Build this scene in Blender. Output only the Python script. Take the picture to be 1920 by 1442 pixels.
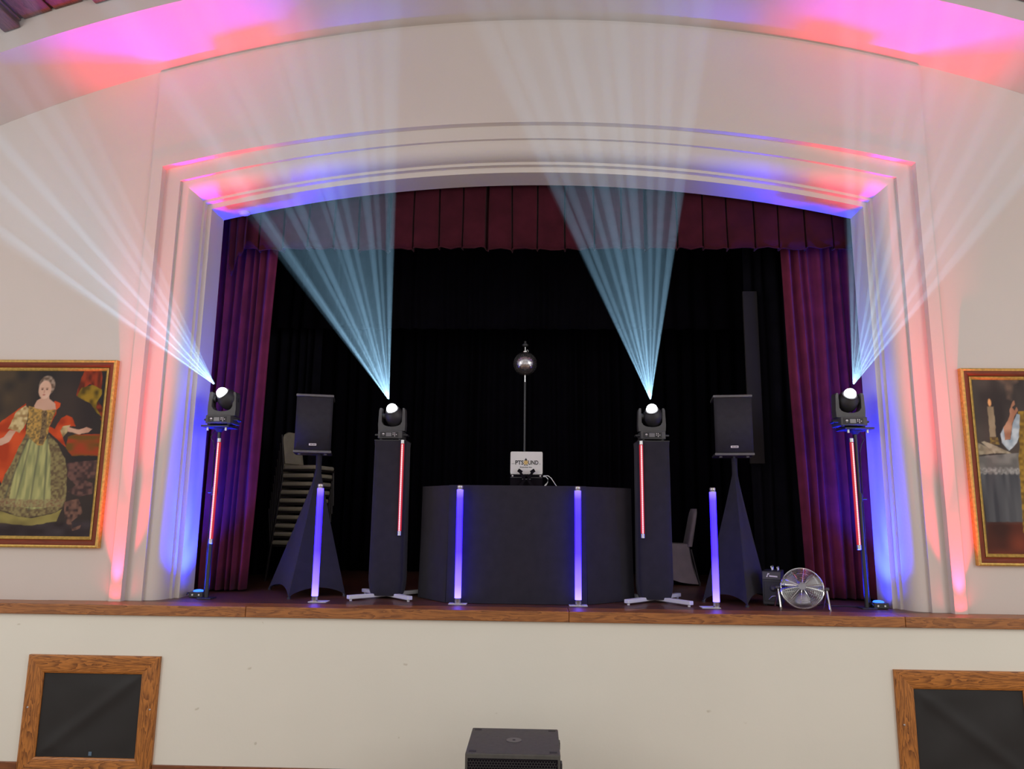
import bpy, bmesh, math, random
import numpy as np
from mathutils import Vector, Matrix

for o in list(bpy.data.objects):
    bpy.data.objects.remove(o, do_unlink=True)
scene = bpy.context.scene
COL = scene.collection
S = 1.35            # height of the stage above the hall floor

# ------------------------------------------------------------------ camera
cam_d = bpy.data.cameras.new('camera')
cam = bpy.data.objects.new('camera', cam_d)
COL.objects.link(cam)
cam_d.sensor_fit = 'HORIZONTAL'
cam_d.sensor_width = 36.0
cam_d.lens = 36.0 * 1387.0 / 1920.0
cam_d.clip_start = 0.05
r_ = Vector((0.99940684, 0.03275228, 0.01064191))
u_ = Vector((-0.00490022, -0.17062663, 0.98532357))
f_ = Vector((-0.03408738, 0.98479127, 0.17036493))
M = Matrix((r_, u_, -f_)).transposed().to_4x4()
M.translation = Vector((0.0547, -6.3, 0.7961 + S))
cam.matrix_world = M
scene.camera = cam

# ------------------------------------------------------------------ world, daylight, exposure
world = bpy.data.worlds.new('world')
scene.world = world
world.use_nodes = True
world.node_tree.nodes['Background'].inputs[0].default_value = (1.0, 0.965, 0.91, 1)
world.node_tree.nodes['Background'].inputs[1].default_value = 0.72


def lamp(name, kind, loc, target, power, color, **kw):
    d = bpy.data.lights.new(name, kind)
    d.energy = power
    d.color = color
    for k, v in kw.items():
        setattr(d, k, v)
    o = bpy.data.objects.new(name, d)
    COL.objects.link(o)
    o.location = loc
    o.rotation_euler = (Vector(target) - Vector(loc)).to_track_quat('-Z', 'Y').to_euler()
    return o


# daylight from the tall windows along both sides of the hall
lamp('window_daylight', 'AREA', (6.3, -5.6, 3.9), (0.3, 0.4, 3.9), 105, (1.0, 0.97, 0.93), shape='RECTANGLE', size=2.6, size_y=3.0)
lamp('window_daylight', 'AREA', (-6.3, -5.6, 3.9), (-0.3, 0.4, 3.9), 98, (1.0, 0.97, 0.93), shape='RECTANGLE', size=2.6, size_y=3.0)
# coloured stage up-lighting at both sides of the opening: blue inside the reveal, red on the ledge in front of it
BLUE, RED = (0.010, 0.022, 1.0), (1.0, 0.012, 0.07)
for sx in (-1, 1):
    lamp('blue_uplight', 'SPOT', (sx * 3.03, 0.57, S + 0.09), (sx * 3.10, 0.20, S + 4.0), 950, BLUE,
         spot_size=math.radians(46), spot_blend=0.9, shadow_soft_size=0.03)
    lamp('added_blue_fill', 'SPOT', (sx * 2.88, 0.585, S + 0.05), (sx * 3.19, 0.555, S + 1.0), 380, BLUE,  # added fill with no fixture of its own, carries blue up the reveal
         spot_size=math.radians(96), spot_blend=1.0, shadow_soft_size=0.04)
    lamp('blue_floodlight', 'SPOT', (sx * 3.00, 0.60, S + 0.05), (sx * 3.19, 0.58, S + 0.35), 9, BLUE,
         spot_size=math.radians(130), spot_blend=1.0, shadow_soft_size=0.04)
    lamp('red_uplight', 'SPOT', (sx * 3.50, 0.03, S + 0.03), (sx * 3.36, -0.08, S + 5.2), 1300, RED,
         spot_size=math.radians(30), spot_blend=1.0, shadow_soft_size=0.02)
    lamp('red_wash', 'SPOT', (sx * 3.60, 0.150, S + 0.02), (sx * 3.58, 0.175, S + 1.0), 230, RED,
         spot_size=math.radians(46), spot_blend=1.0, shadow_soft_size=0.015)
    lamp('red_floodlight', 'SPOT', (sx * 3.60, 0.150, S + 0.02), (sx * 3.57, 0.23, S + 0.22), 1.3, RED,
         spot_size=math.radians(150), spot_blend=1.0, shadow_soft_size=0.015)

scene.view_settings.view_transform = 'Standard'
scene.view_settings.look = 'None'
scene.view_settings.gamma = 1.0
scene.view_settings.use_curve_mapping = False
scene.view_settings.exposure = 0.0

scene.cycles.transparent_max_bounces = 32      # the haze rays lie one behind the other


# ------------------------------------------------------------------ materials
def lin(c):
    return tuple((v / 12.92 if v <= 0.04045 else ((v + 0.055) / 1.055) ** 2.4) for v in c)


def rgb(r, g, b):
    return lin((r / 255, g / 255, b / 255))


def new_mat(name):
    m = bpy.data.materials.new(name)
    m.use_nodes = True
    nt = m.node_tree
    b = nt.nodes['Principled BSDF']
    return m, nt, b


def pm(name, col, rough=0.6, metal=0.0, var=0.08, scale=8.0, bump=0.0, bscale=60.0, sheen=0.0, spec=0.5, coat=0.0, stretch=None):
    """principled material with a little procedural colour variation and relief"""
    m, nt, b = new_mat(name)
    b.inputs['Roughness'].default_value = rough
    b.inputs['Metallic'].default_value = metal
    b.inputs['Specular IOR Level'].default_value = spec
    b.inputs['Sheen Weight'].default_value = sheen
    b.inputs['Coat Weight'].default_value = coat
    tc = nt.nodes.new('ShaderNodeTexCoord')
    mp = nt.nodes.new('ShaderNodeMapping')
    nt.links.new(tc.outputs['Object'], mp.inputs['Vector'])
    if stretch:
        mp.inputs['Scale'].default_value = stretch
    n = nt.nodes.new('ShaderNodeTexNoise')
    n.inputs['Scale'].default_value = scale
    n.inputs['Detail'].default_value = 4
    nt.links.new(mp.outputs[0], n.inputs['Vector'])
    r = nt.nodes.new('ShaderNodeValToRGB')
    r.color_ramp.elements[0].position = 0.3
    r.color_ramp.elements[1].position = 0.7
    r.color_ramp.elements[0].color = tuple(max(0, c * (1 - var)) for c in col) + (1,)
    r.color_ramp.elements[1].color = tuple(min(1, c * (1 + var)) for c in col) + (1,)
    nt.links.new(n.outputs['Fac'], r.inputs[0])
    nt.links.new(r.outputs[0], b.inputs['Base Color'])
    if bump:
        n2 = nt.nodes.new('ShaderNodeTexNoise')
        n2.inputs['Scale'].default_value = bscale
        nt.links.new(mp.outputs[0], n2.inputs['Vector'])
        bp = nt.nodes.new('ShaderNodeBump')
        bp.inputs['Strength'].default_value = bump
        bp.inputs['Distance'].default_value = 0.01
        nt.links.new(n2.outputs['Fac'], bp.inputs['Height'])
        nt.links.new(bp.outputs[0], b.inputs['Normal'])
    return m


def emit(name, col, strength):
    m, nt, b = new_mat(name)
    b.inputs['Base Color'].default_value = (0.02, 0.02, 0.02, 1)
    b.inputs['Emission Color'].default_value = tuple(col) + (1,)
    b.inputs['Emission Strength'].default_value = strength
    return m


def wood(name, dark, light, axis=0, scale=5.0, ring=1.0, rough=0.45, coat=0.15):
    """long-grained wood, grain along the given object axis"""
    m, nt, b = new_mat(name)
    b.inputs['Roughness'].default_value = rough
    b.inputs['Coat Weight'].default_value = coat
    tc = nt.nodes.new('ShaderNodeTexCoord')
    mp = nt.nodes.new('ShaderNodeMapping')
    sc = [1.0, 1.0, 1.0]
    sc[axis] = 0.12
    mp.inputs['Scale'].default_value = sc
    nt.links.new(tc.outputs['Object'], mp.inputs['Vector'])
    n = nt.nodes.new('ShaderNodeTexNoise')
    n.inputs['Scale'].default_value = scale * 2.2
    n.inputs['Detail'].default_value = 6
    n.inputs['Distortion'].default_value = 0.6
    nt.links.new(mp.outputs[0], n.inputs['Vector'])
    mu = nt.nodes.new('ShaderNodeMath')
    mu.operation = 'MULTIPLY'
    mu.inputs[1].default_value = 9.0 * ring
    nt.links.new(n.outputs['Fac'], mu.inputs[0])
    fr = nt.nodes.new('ShaderNodeMath')
    fr.operation = 'FRACT'
    nt.links.new(mu.outputs[0], fr.inputs[0])
    n2 = nt.nodes.new('ShaderNodeTexNoise')
    n2.inputs['Scale'].default_value = scale * 14
    n2.inputs['Detail'].default_value = 3
    nt.links.new(mp.outputs[0], n2.inputs['Vector'])
    mx = nt.nodes.new('ShaderNodeMix')
    mx.data_type = 'FLOAT'
    mx.inputs['Factor'].default_value = 0.55
    nt.links.new(fr.outputs[0], mx.inputs['A'])
    nt.links.new(n2.outputs['Fac'], mx.inputs['B'])
    r = nt.nodes.new('ShaderNodeValToRGB')
    r.color_ramp.elements[0].position = 0.18
    r.color_ramp.elements[1].position = 0.62
    r.color_ramp.elements[0].color = tuple(dark) + (1,)
    r.color_ramp.elements[1].color = tuple(light) + (1,)
    nt.links.new(mx.outputs['Result'], r.inputs[0])
    nt.links.new(r.outputs[0], b.inputs['Base Color'])
    bp = nt.nodes.new('ShaderNodeBump')
    bp.inputs['Strength'].default_value = 0.12
    bp.inputs['Distance'].default_value = 0.004
    nt.links.new(n2.outputs['Fac'], bp.inputs['Height'])
    nt.links.new(bp.outputs[0], b.inputs['Normal'])
    return m


def plaster(name, col, marks=False):
    m, nt, b = new_mat(name)
    b.inputs['Roughness'].default_value = 0.75
    b.inputs['Specular IOR Level'].default_value = 0.25
    tc = nt.nodes.new('ShaderNodeTexCoord')
    n = nt.nodes.new('ShaderNodeTexNoise')
    n.inputs['Scale'].default_value = 0.9
    n.inputs['Detail'].default_value = 5
    nt.links.new(tc.outputs['Object'], n.inputs['Vector'])
    r = nt.nodes.new('ShaderNodeValToRGB')
    r.color_ramp.elements[0].position = 0.35
    r.color_ramp.elements[1].position = 0.65
    r.color_ramp.elements[0].color = tuple(c * 0.965 for c in col) + (1,)
    r.color_ramp.elements[1].color = tuple(col) + (1,)
    nt.links.new(n.outputs['Fac'], r.inputs[0])
    out = r.outputs[0]
    if marks:                                   # small scuffs and knocks on the apron wall
        v = nt.nodes.new('ShaderNodeTexVoronoi')
        v.inputs['Scale'].default_value = 2.3
        mp = nt.nodes.new('ShaderNodeMapping')
        mp.inputs['Scale'].default_value = (1.0, 1.0, 1.7)
        n3 = nt.nodes.new('ShaderNodeTexNoise')
        n3.inputs['Scale'].default_value = 14
        ad = nt.nodes.new('ShaderNodeMixRGB')
        ad.blend_type = 'ADD'
        ad.inputs[0].default_value = 0.09
        nt.links.new(tc.outputs['Object'], mp.inputs['Vector'])
        nt.links.new(tc.outputs['Object'], n3.inputs['Vector'])
        nt.links.new(mp.outputs[0], ad.inputs[1])
        nt.links.new(n3.outputs['Color'], ad.inputs[2])
        nt.links.new(ad.outputs[0], v.inputs['Vector'])
        r2 = nt.nodes.new('ShaderNodeValToRGB')
        r2.color_ramp.elements[0].position = 0.028
        r2.color_ramp.elements[1].position = 0.05
        r2.color_ramp.elements[0].color = (0.80, 0.78, 0.74, 1)
        r2.color_ramp.elements[1].color = (1, 1, 1, 1)
        nt.links.new(v.outputs['Distance'], r2.inputs[0])
        mu = nt.nodes.new('ShaderNodeMixRGB')
        mu.blend_type = 'MULTIPLY'
        mu.inputs[0].default_value = 1.0
        nt.links.new(out, mu.inputs[1])
        nt.links.new(r2.outputs[0], mu.inputs[2])
        out = mu.outputs[0]
    nt.links.new(out, b.inputs['Base Color'])
    n2 = nt.nodes.new('ShaderNodeTexNoise')
    n2.inputs['Scale'].default_value = 40
    n2.inputs['Detail'].default_value = 6
    nt.links.new(tc.outputs['Object'], n2.inputs['Vector'])
    bp = nt.nodes.new('ShaderNodeBump')
    bp.inputs['Strength'].default_value = 0.06
    bp.inputs['Distance'].default_value = 0.01
    nt.links.new(n2.outputs['Fac'], bp.inputs['Height'])
    nt.links.new(bp.outputs[0], b.inputs['Normal'])
    return m


MAT = dict(
    plaster=plaster('cream_plaster_red_spill', (0.675, 0.600, 0.560)),  # pink spill of the red uplights is mixed into this wall colour
    apron=plaster('cream_apron_plaster', (0.85, 0.825, 0.74), True),  # same wall colour, lightened to make up for weaker light down here
    ledge=wood('ledge_wood', (0.15, 0.045, 0.010), (0.40, 0.145, 0.032), 0, 6.0),
    oak=wood('oak', (0.11, 0.030, 0.005), (0.52, 0.19, 0.036), 0, 5.0, 1.5),
    skirting=wood('skirting_wood', (0.12, 0.035, 0.012), (0.26, 0.085, 0.03), 0, 6.0),
    stage=wood('stage_floor_wood', (0.05, 0.018, 0.010), (0.14, 0.05, 0.026), 0, 4.0),
    hallfloor=wood('hall_floor_wood', (0.16, 0.08, 0.035), (0.34, 0.19, 0.09), 0, 4.0),
    plank=wood('ceiling_plank_wood', (0.07, 0.02, 0.016), (0.17, 0.058, 0.045), 1, 5.0),
    rafter=wood('rafter_wood', (0.07, 0.02, 0.018), (0.16, 0.045, 0.038), 1, 5.0),
    velvet=pm('burgundy_velvet', (0.050, 0.006, 0.013), 0.85, 0, 0.2, 6, 0.15, 300, sheen=0.06, spec=0.1),
    velvet_lit=pm('burgundy_velvet_lit', (0.155, 0.019, 0.048), 0.85, 0, 0.2, 6, 0.15, 300, sheen=0.08, spec=0.1),  # the valance velvet again, with brighter purple light put into its colour
    blackcloth=pm('black_stage_cloth', (0.0028, 0.0022, 0.0042), 0.95, 0, 0.2, 4, spec=0.05),
    blackleg=pm('black_side_cloth', (0.0075, 0.0068, 0.011), 0.95, 0, 0.2, 4, spec=0.05),
    greyflat=pm('grey_flat', (0.016, 0.012, 0.014), 0.9, 0, 0.1, 5),
    black_wall=pm('black_stage_wall', (0.003, 0.0025, 0.004), 0.95, 0, 0.2, 4, spec=0.05),
    spandex=pm('black_spandex', (0.023, 0.0205, 0.031), 0.8, 0, 0.12, 12, 0.1, 700, sheen=0.1, spec=0.2),
    case=pm('black_plastic', (0.024, 0.023, 0.026), 0.5, 0, 0.1, 20, 0.1, 300),
    case2=pm('dark_grey_plastic', (0.060, 0.056, 0.060), 0.5, 0, 0.1, 20, 0.05, 300),
    grille=pm('black_speaker_cloth', (0.034, 0.031, 0.040), 0.8, 0, 0.1, 20, 0.3, 900, spec=0.2),
    trimgrey=pm('grey_metal_trim', (0.13, 0.12, 0.13), 0.4, 0.4, 0.1, 20),
    chrome=pm('chrome', (0.75, 0.74, 0.74), 0.18, 1.0, 0.03, 20),
    silver=pm('silver_metal', (0.62, 0.61, 0.62), 0.35, 0.9, 0.05, 30),
    polemetal=pm('black_pole_metal', (0.035, 0.035, 0.04), 0.35, 0.3, 0.1, 20),
    mirror=pm('mirror_glass', (0.58, 0.55, 0.58), 0.2, 0.92, 0.25, 30),
    white=pm('white_paint', (0.72, 0.72, 0.75), 0.45, 0, 0.03, 10),
    laptop=pm('white_laptop_lid', (0.70, 0.67, 0.68), 0.4, 0, 0.02, 10),
    ink=pm('black_print', (0.02, 0.018, 0.022), 0.6, 0, 0.05, 10),
    matte=pm('matte_black', (0.007, 0.005, 0.009), 0.85, 0, 0.1, 20, spec=0.1),
    inkgrey=pm('grey_print', (0.16, 0.14, 0.16), 0.6, 0, 0.05, 10),
    gold_ink=pm('gold_print', (0.72, 0.48, 0.16), 0.5, 0, 0.08, 60),
    cream=pm('cream_upholstery', (0.36, 0.31, 0.23), 0.85, 0, 0.08, 12, 0.15, 300),
    frame_dark=pm('dark_chair_frame', (0.022, 0.016, 0.016), 0.5, 0.2, 0.1, 10),
    chair_cover=pm('mauve_chair_cover', (0.23, 0.18, 0.19), 0.85, 0, 0.08, 10, 0.1, 400, sheen=0.1),
    screen=pm('grey_display', (0.16, 0.15, 0.17), 0.3, 0, 0.05, 10),
    badge=pm('pale_badge', (0.66, 0.60, 0.66), 0.4, 0.2, 0.05, 40),
    frame_red=pm('red_lacquered_frame', (0.18, 0.030, 0.009), 0.5, 0, 0.2, 9, coat=0.0, spec=0.25, stretch=(1, 8, 8)),
    frame_gold=pm('gilded_moulding', (0.62, 0.40, 0.10), 0.42, 0.45, 0.22, 40, 0.2, 120),
    mesh_cloth=pm('black_vent_cloth', (0.026, 0.025, 0.026), 0.55, 0, 0.1, 4, 0.25, 600, spec=0.35),
    sticker=pm('blue_sticker', (0.12, 0.19, 0.28), 0.5),
    sub=pm('black_textured_paint', (0.085, 0.080, 0.074), 0.65, 0, 0.1, 30, 0.25, 400),
    lens=emit('lit_lens', (0.92, 0.97, 1.0), 9.0),
    blue_led=emit('blue_led', (0.02, 0.10, 1.0), 4.0),
    cable=pm('black_cable', (0.02, 0.02, 0.022), 0.5),
    white_cable=pm('white_cable', (0.75, 0.75, 0.78), 0.4),
    blade=pm('grey_fan_blade', (0.30, 0.29, 0.32), 0.35, 0.8, 0.05, 10),
)


def tube_glow():
    """frosted LED tube, more washed-out towards its ends"""
    m, nt, b = new_mat('violet_led_diffuser')
    b.inputs['Base Color'].default_value = (0.06, 0.05, 0.10, 1)
    tc = nt.nodes.new('ShaderNodeTexCoord')
    sp = nt.nodes.new('ShaderNodeSeparateXYZ')
    nt.links.new(tc.outputs['Generated'], sp.inputs[0])
    r = nt.nodes.new('ShaderNodeValToRGB')
    e = r.color_ramp.elements
    e[0].position, e[0].color = 0.0, (0.1101, 0.0800, 1.0, 1)
    e[1].position, e[1].color = 1.0, (0.0550, 0.0358, 1.0, 1)
    for p, c in ((0.12, (0.0570, 0.0339, 1.0, 1)), (0.42, (0.0128, 0.0032, 1.0, 1)), (0.75, (0.0083, 0.0019, 1.0, 1)), (0.92, (0.0154, 0.0058, 1.0, 1))):
        k = e.new(p)
        k.color = c
    nt.links.new(sp.outputs['Z'], r.inputs[0])
    nt.links.new(r.outputs[0], b.inputs['Emission Color'])
    b.inputs['Emission Strength'].default_value = 7.2
    return m


def led_row():
    """row of single red LEDs along the strip"""
    m, nt, b = new_mat('red_led_strip')
    tc = nt.nodes.new('ShaderNodeTexCoord')
    w = nt.nodes.new('ShaderNodeTexWave')
    w.bands_direction = 'Z'
    w.inputs['Scale'].default_value = 16
    nt.links.new(tc.outputs['Object'], w.inputs['Vector'])
    r = nt.nodes.new('ShaderNodeValToRGB')
    r.color_ramp.elements[0].color = (1.0, 0.10, 0.14, 1)
    r.color_ramp.elements[1].color = (1.0, 0.42, 0.44, 1)
    nt.links.new(w.outputs['Fac'], r.inputs[0])
    nt.links.new(r.outputs[0], b.inputs['Emission Color'])
    b.inputs['Emission Strength'].default_value = 1.0
    return m


MAT['tube'] = tube_glow()
MAT['led_row'] = led_row()
MAT['red_tube'] = emit('red_tube_plastic', (1.0, 0.03, 0.055), 0.55)


# ------------------------------------------------------------------ mesh helpers
class MB:
    def __init__(self):
        self.bm = bmesh.new()

    def box(self, c, s, bevel=0.0, rot=None, seg=1):
        r = bmesh.ops.create_cube(self.bm, size=1.0)
        vs = r['verts']
        bmesh.ops.scale(self.bm, vec=s, verts=vs)
        if bevel:
            es = list({e for v in vs for e in v.link_edges})
            rr = bmesh.ops.bevel(self.bm, geom=es, offset=bevel, segments=seg, affect='EDGES', profile=0.5)
            vs = list({v for f in rr['faces'] for v in f.verts} | {v for v in vs if v.is_valid})
        if rot is not None:
            bmesh.ops.transform(self.bm, matrix=rot.to_4x4(), verts=vs)
        bmesh.ops.translate(self.bm, vec=c, verts=vs)
        return self

    def lathe(self, prof, n=24, mat=None, close=True):
        """prof = [(radius, height)], about local z"""
        rings = []
        for r, z in prof:
            ring = []
            for k in range(n):
                a = 2 * math.pi * k / n
                v = Vector((r * math.cos(a), r * math.sin(a), z))
                ring.append(self.bm.verts.new(mat @ v if mat else v))
            rings.append(ring)
        for a, b in zip(rings, rings[1:]):
            for k in range(n):
                self.bm.faces.new((a[k], a[(k + 1) % n], b[(k + 1) % n], b[k]))
        if close:
            self.bm.faces.new(rings[0][::-1])
            self.bm.faces.new(rings[-1])
        return self

    def cyl(self, p0, p1, r0, r1=None, n=16):
        p0, p1 = Vector(p0), Vector(p1)
        d = p1 - p0
        q = d.to_track_quat('Z', 'Y').to_matrix().to_4x4()
        q.translation = p0
        return self.lathe([(r0, 0), (r0 if r1 is None else r1, d.length)], n, q)

    def tube(self, pts, r, n=8, closed=False):
        pts = [Vector(p) for p in pts]
        rings = []
        m = len(pts)
        up = Vector((0, 0, 1))
        for i, p in enumerate(pts):
            if closed:
                t = pts[(i + 1) % m] - pts[i - 1]
            else:
                t = pts[min(i + 1, m - 1)] - pts[max(i - 1, 0)]
            t.normalize()
            a = t.cross(up)
            if a.length < 1e-3:
                a = t.cross(Vector((0, 1, 0)))
            a.normalize()
            b = a.cross(t)
            rings.append([self.bm.verts.new(p + r * (math.cos(2 * math.pi * k / n) * a + math.sin(2 * math.pi * k / n) * b)) for k in range(n)])
        rr = rings + ([rings[0]] if closed else [])
        for x, y in zip(rr, rr[1:]):
            for k in range(n):
                self.bm.faces.new((x[k], x[(k + 1) % n], y[(k + 1) % n], y[k]))
        if not closed:
            self.bm.faces.new(rings[0][::-1])
            self.bm.faces.new(rings[-1])
        return self

    def prism(self, poly, y0, y1):
        """polygon in (x, z), extruded along y"""
        a = [self.bm.verts.new((x, y0, z)) for x, z in poly]
        b = [self.bm.verts.new((x, y1, z)) for x, z in poly]
        self.bm.faces.new(a)
        self.bm.faces.new(b[::-1])
        n = len(poly)
        for k in range(n):
            self.bm.faces.new((a[k], b[k], b[(k + 1) % n], a[(k + 1) % n]))
        return self

    def loft(self, rows, closed=False):
        vr = [[self.bm.verts.new(p) for p in row] for row in rows]
        for a, b in zip(vr, vr[1:]):
            m = len(a)
            for k in range(m if closed else m - 1):
                self.bm.faces.new((a[k], a[(k + 1) % m], b[(k + 1) % m], b[k]))
        return self

    def mesh(self, name, smooth=False, angle=40):
        bmesh.ops.recalc_face_normals(self.bm, faces=self.bm.faces)
        me = bpy.data.meshes.new(name)
        self.bm.to_mesh(me)
        self.bm.free()
        if smooth:
            for p in me.polygons:
                p.use_smooth = True
            try:
                me.set_sharp_from_angle(angle=math.radians(angle))
            except Exception:
                pass
        return me

    def build(self, name, mat, parent=None, loc=(0, 0, 0), rot=None, smooth=True, angle=40):
        me = self.mesh(name, smooth, angle)
        return put(name, me, mat, parent, loc, rot)


def put(name, me, mat, parent=None, loc=(0, 0, 0), rot=None):
    if mat is not None and not me.materials:
        me.materials.append(MAT[mat] if isinstance(mat, str) else mat)
    o = bpy.data.objects.new(name, me)
    COL.objects.link(o)
    o.location = loc
    if rot is not None:
        o.rotation_euler = rot
    o.parent = parent
    return o


def tag(o, label, cat, group=None, kind=None):
    o['label'] = label
    o['category'] = cat
    if group:
        o['group'] = group
    if kind:
        o['kind'] = kind
    return o


def struct(o):
    o['kind'] = 'structure'
    return o


def thing(name, label, cat, loc, rz=0.0, group=None):
    o = bpy.data.objects.new(name, None)
    o.empty_display_size = 0.1
    COL.objects.link(o)
    o.location = loc
    o.rotation_euler = (0, 0, rz)
    return tag(o, label, cat, group)


def copy_tree(o, parent=None):
    c = o.copy()
    COL.objects.link(c)
    c.parent = parent
    for ch in list(o.children):
        copy_tree(ch, c)
    return c


def rz_(a):
    return Matrix.Rotation(a, 3, 'Z')


# ------------------------------------------------------------------ the hall and the proscenium
HX = 6.6


def arc_z(x, w, hc, ha):
    sag = ha - hc
    R = (w * w + sag * sag) / (2 * sag)
    return ha - R + math.sqrt(R * R - x * x)


def vault(x):
    return S + arc_z(x, 4.457, 4.785, 5.565)


KW = [3.17, 3.18, 3.24, 3.395, 3.545, 3.65]
KC = [3.713, 3.730, 3.788, 3.915, 4.030, 4.095]
KA = [4.076, 4.100, 4.178, 4.331, 4.463, 4.590]


def heights(w):
    return float(np.interp(w, KW, KC)), float(np.interp(w, KW, KA))


def arch_x(w, x):
    hc, ha = heights(w)
    return S + arc_z(x, w, hc, ha)


# hall floor and stage floor
struct(MB().box((0, -4.2, -0.05), (2 * HX, 8.6, 0.1)).build('floor', 'hallfloor', smooth=False))
struct(MB().box((0, 2.235, S - 0.045), (8.4, 3.97, 0.09)).build('floor_stage', 'stage', smooth=False))
# apron wall under the stage edge
struct(MB().box((0, 0.09, (S - 0.09) / 2), (2 * HX, 0.10, S - 0.09)).build('wall_apron', 'apron', smooth=False))
for x0, x1 in ((-HX, -4.163), (-3.047, 2.915), (4.057, HX)):
    struct(MB().box(((x0 + x1) / 2, 0.03, 0.05), (x1 - x0, 0.024, 0.10), 0.004).build('baseboard_front', 'skirting', smooth=False))
# wooden ledge along the stage edge, in boards
led = struct(MB().box((0, 0.14, S - 0.055), (2 * HX, 0.20, 0.05)).build('trim_1', 'skirting', smooth=False))
for x0, x1 in ((-HX, -2.358), (-2.358, 0.324), (0.324, 3.03), (3.03, HX)):
    MB().box((0, 0, 0), (x1 - x0 - 0.003, 0.25, 0.085), 0.006, seg=2).build('board', 'ledge', led, ((x0 + x1) / 2, 0.125, S - 0.0425), smooth=False)

# upper wall: everything outside the raised proscenium frame
mb = MB()
xs = sorted(set([-HX + i * 0.2 for i in range(int(2 * HX / 0.2) + 1)] + [-3.66, -3.5, 3.5, 3.66, HX]))
rows = []
for a, b in zip(xs, xs[1:]):
    mid = (a + b) / 2
    lo = (lambda x: S) if abs(mid) > 3.58 else (lambda x: arch_x(3.65, max(-3.64, min(3.64, x))) - 0.02)
    v = [mb.bm.verts.new(p) for p in ((a, 0.25, lo(a)), (b, 0.25, lo(b)), (b, 0.25, vault(b)), (a, 0.25, vault(a)))]
    mb.bm.faces.new(v)
bmesh.ops.remove_doubles(mb.bm, verts=mb.bm.verts, dist=1e-5)
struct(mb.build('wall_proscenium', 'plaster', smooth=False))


def slab(name, w_out, w_in, top, bot, y_front, y_back, mat):
    """raised flat frame between an outer and an inner outline"""
    xs = [-w_out] + [-w_in - 1e-4] + list(np.linspace(-w_in, w_in, 61)) + [w_in + 1e-4, w_out]
    mb = MB()
    T = [top(x) for x in xs]
    B = [S if abs(x) > w_in else bot(x) for x in xs]
    fr_t = [mb.bm.verts.new((x, y_front, t)) for x, t in zip(xs, T)]
    fr_b = [mb.bm.verts.new((x, y_front, t)) for x, t in zip(xs, B)]
    bk_t = [mb.bm.verts.new((x, y_back, t)) for x, t in zip(xs, T)]
    for k in range(len(xs) - 1):
        mb.bm.faces.new((fr_b[k], fr_b[k + 1], fr_t[k + 1], fr_t[k]))
        mb.bm.faces.new((fr_t[k], fr_t[k + 1], bk_t[k + 1], bk_t[k]))
    for k in (0, -1):
        c = mb.bm.verts.new((xs[k], y_back, S))
        mb.bm.faces.new((fr_b[k], fr_t[k], bk_t[k], c))
    return struct(mb.build(name, mat, smooth=False))


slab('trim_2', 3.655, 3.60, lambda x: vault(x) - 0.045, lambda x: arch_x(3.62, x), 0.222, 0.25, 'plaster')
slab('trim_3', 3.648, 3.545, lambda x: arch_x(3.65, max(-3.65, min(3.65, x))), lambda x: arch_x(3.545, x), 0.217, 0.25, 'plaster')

# stepped and rounded moulding running round the opening
prof = [(3.545, 0.217), (3.545, 0.285), (3.395, 0.285), (3.395, 0.318), (3.378, 0.318)]
for k in range(1, 11):
    a = math.pi / 2 * k / 10
    prof.append((3.378 - 0.133 * math.sin(a), 0.318 + 0.142 * (1 - math.cos(a))))
prof += [(3.245, 0.475), (3.222, 0.475), (3.222, 0.530), (3.180, 0.530), (3.180, 0.82), (3.40, 0.82)]


def outline(w, y):
    hc, ha = heights(min(w, 3.65))
    pts = [(-w, y, S + z) for z in np.linspace(0, hc, 5)[:-1]]
    pts += [(x, y, S + arc_z(x, w, hc, ha)) for x in np.linspace(-w, w, 65)]
    pts += [(w, y, S + z) for z in np.linspace(hc, 0, 5)[1:]]
    return pts


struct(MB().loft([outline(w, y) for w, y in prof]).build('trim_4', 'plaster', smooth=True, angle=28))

# barrel-vaulted soffit in front of the wall and the face of the arch beam
xs = np.linspace(-HX, HX, 97)
mb = MB()
mb.loft([[(x, y, vault(x)) for x in xs] for y in (0.25, -0.57)])
mb.loft([[(x, -0.57, vault(x)) for x in xs], [(x, -0.57, vault(x) + 0.30) for x in xs]])
bmesh.ops.remove_doubles(mb.bm, verts=mb.bm.verts, dist=1e-5)
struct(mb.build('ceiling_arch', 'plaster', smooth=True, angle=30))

# dark timber hall ceiling: backing, planks and rafters, following the curve of the arch
ceil = struct(MB().loft([[(x, y, vault(x) + 0.275) for x in xs] for y in (-0.56, -3.9)]).build('ceiling', 'rafter', smooth=True))
pw = 0.264
pme = MB().box((0, -1.65, 0), (pw - 0.012, 3.3, 0.022), 0.004).mesh('plank')
rme = MB().box((0, -1.65, 0), (0.15, 3.3, 0.085), 0.008).mesh('rafter')
for k in range(50):
    x = -HX + (k + 0.5) * pw
    sl = math.atan((vault(x + 0.05) - vault(x - 0.05)) / 0.1)
    put('plank', pme, 'plank', ceil, (x, -0.575, vault(x) + 0.257), (0, -sl, 0))
for k in range(-3, 14):
    x = -3.79 + 0.79 * k
    if abs(x) < 6.5:
        sl = math.atan((vault(x + 0.05) - vault(x - 0.05)) / 0.1)
        put('rafter', rme, 'rafter', ceil, (x, -0.575, vault(x) + 0.222), (0, -sl, 0))

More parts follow.
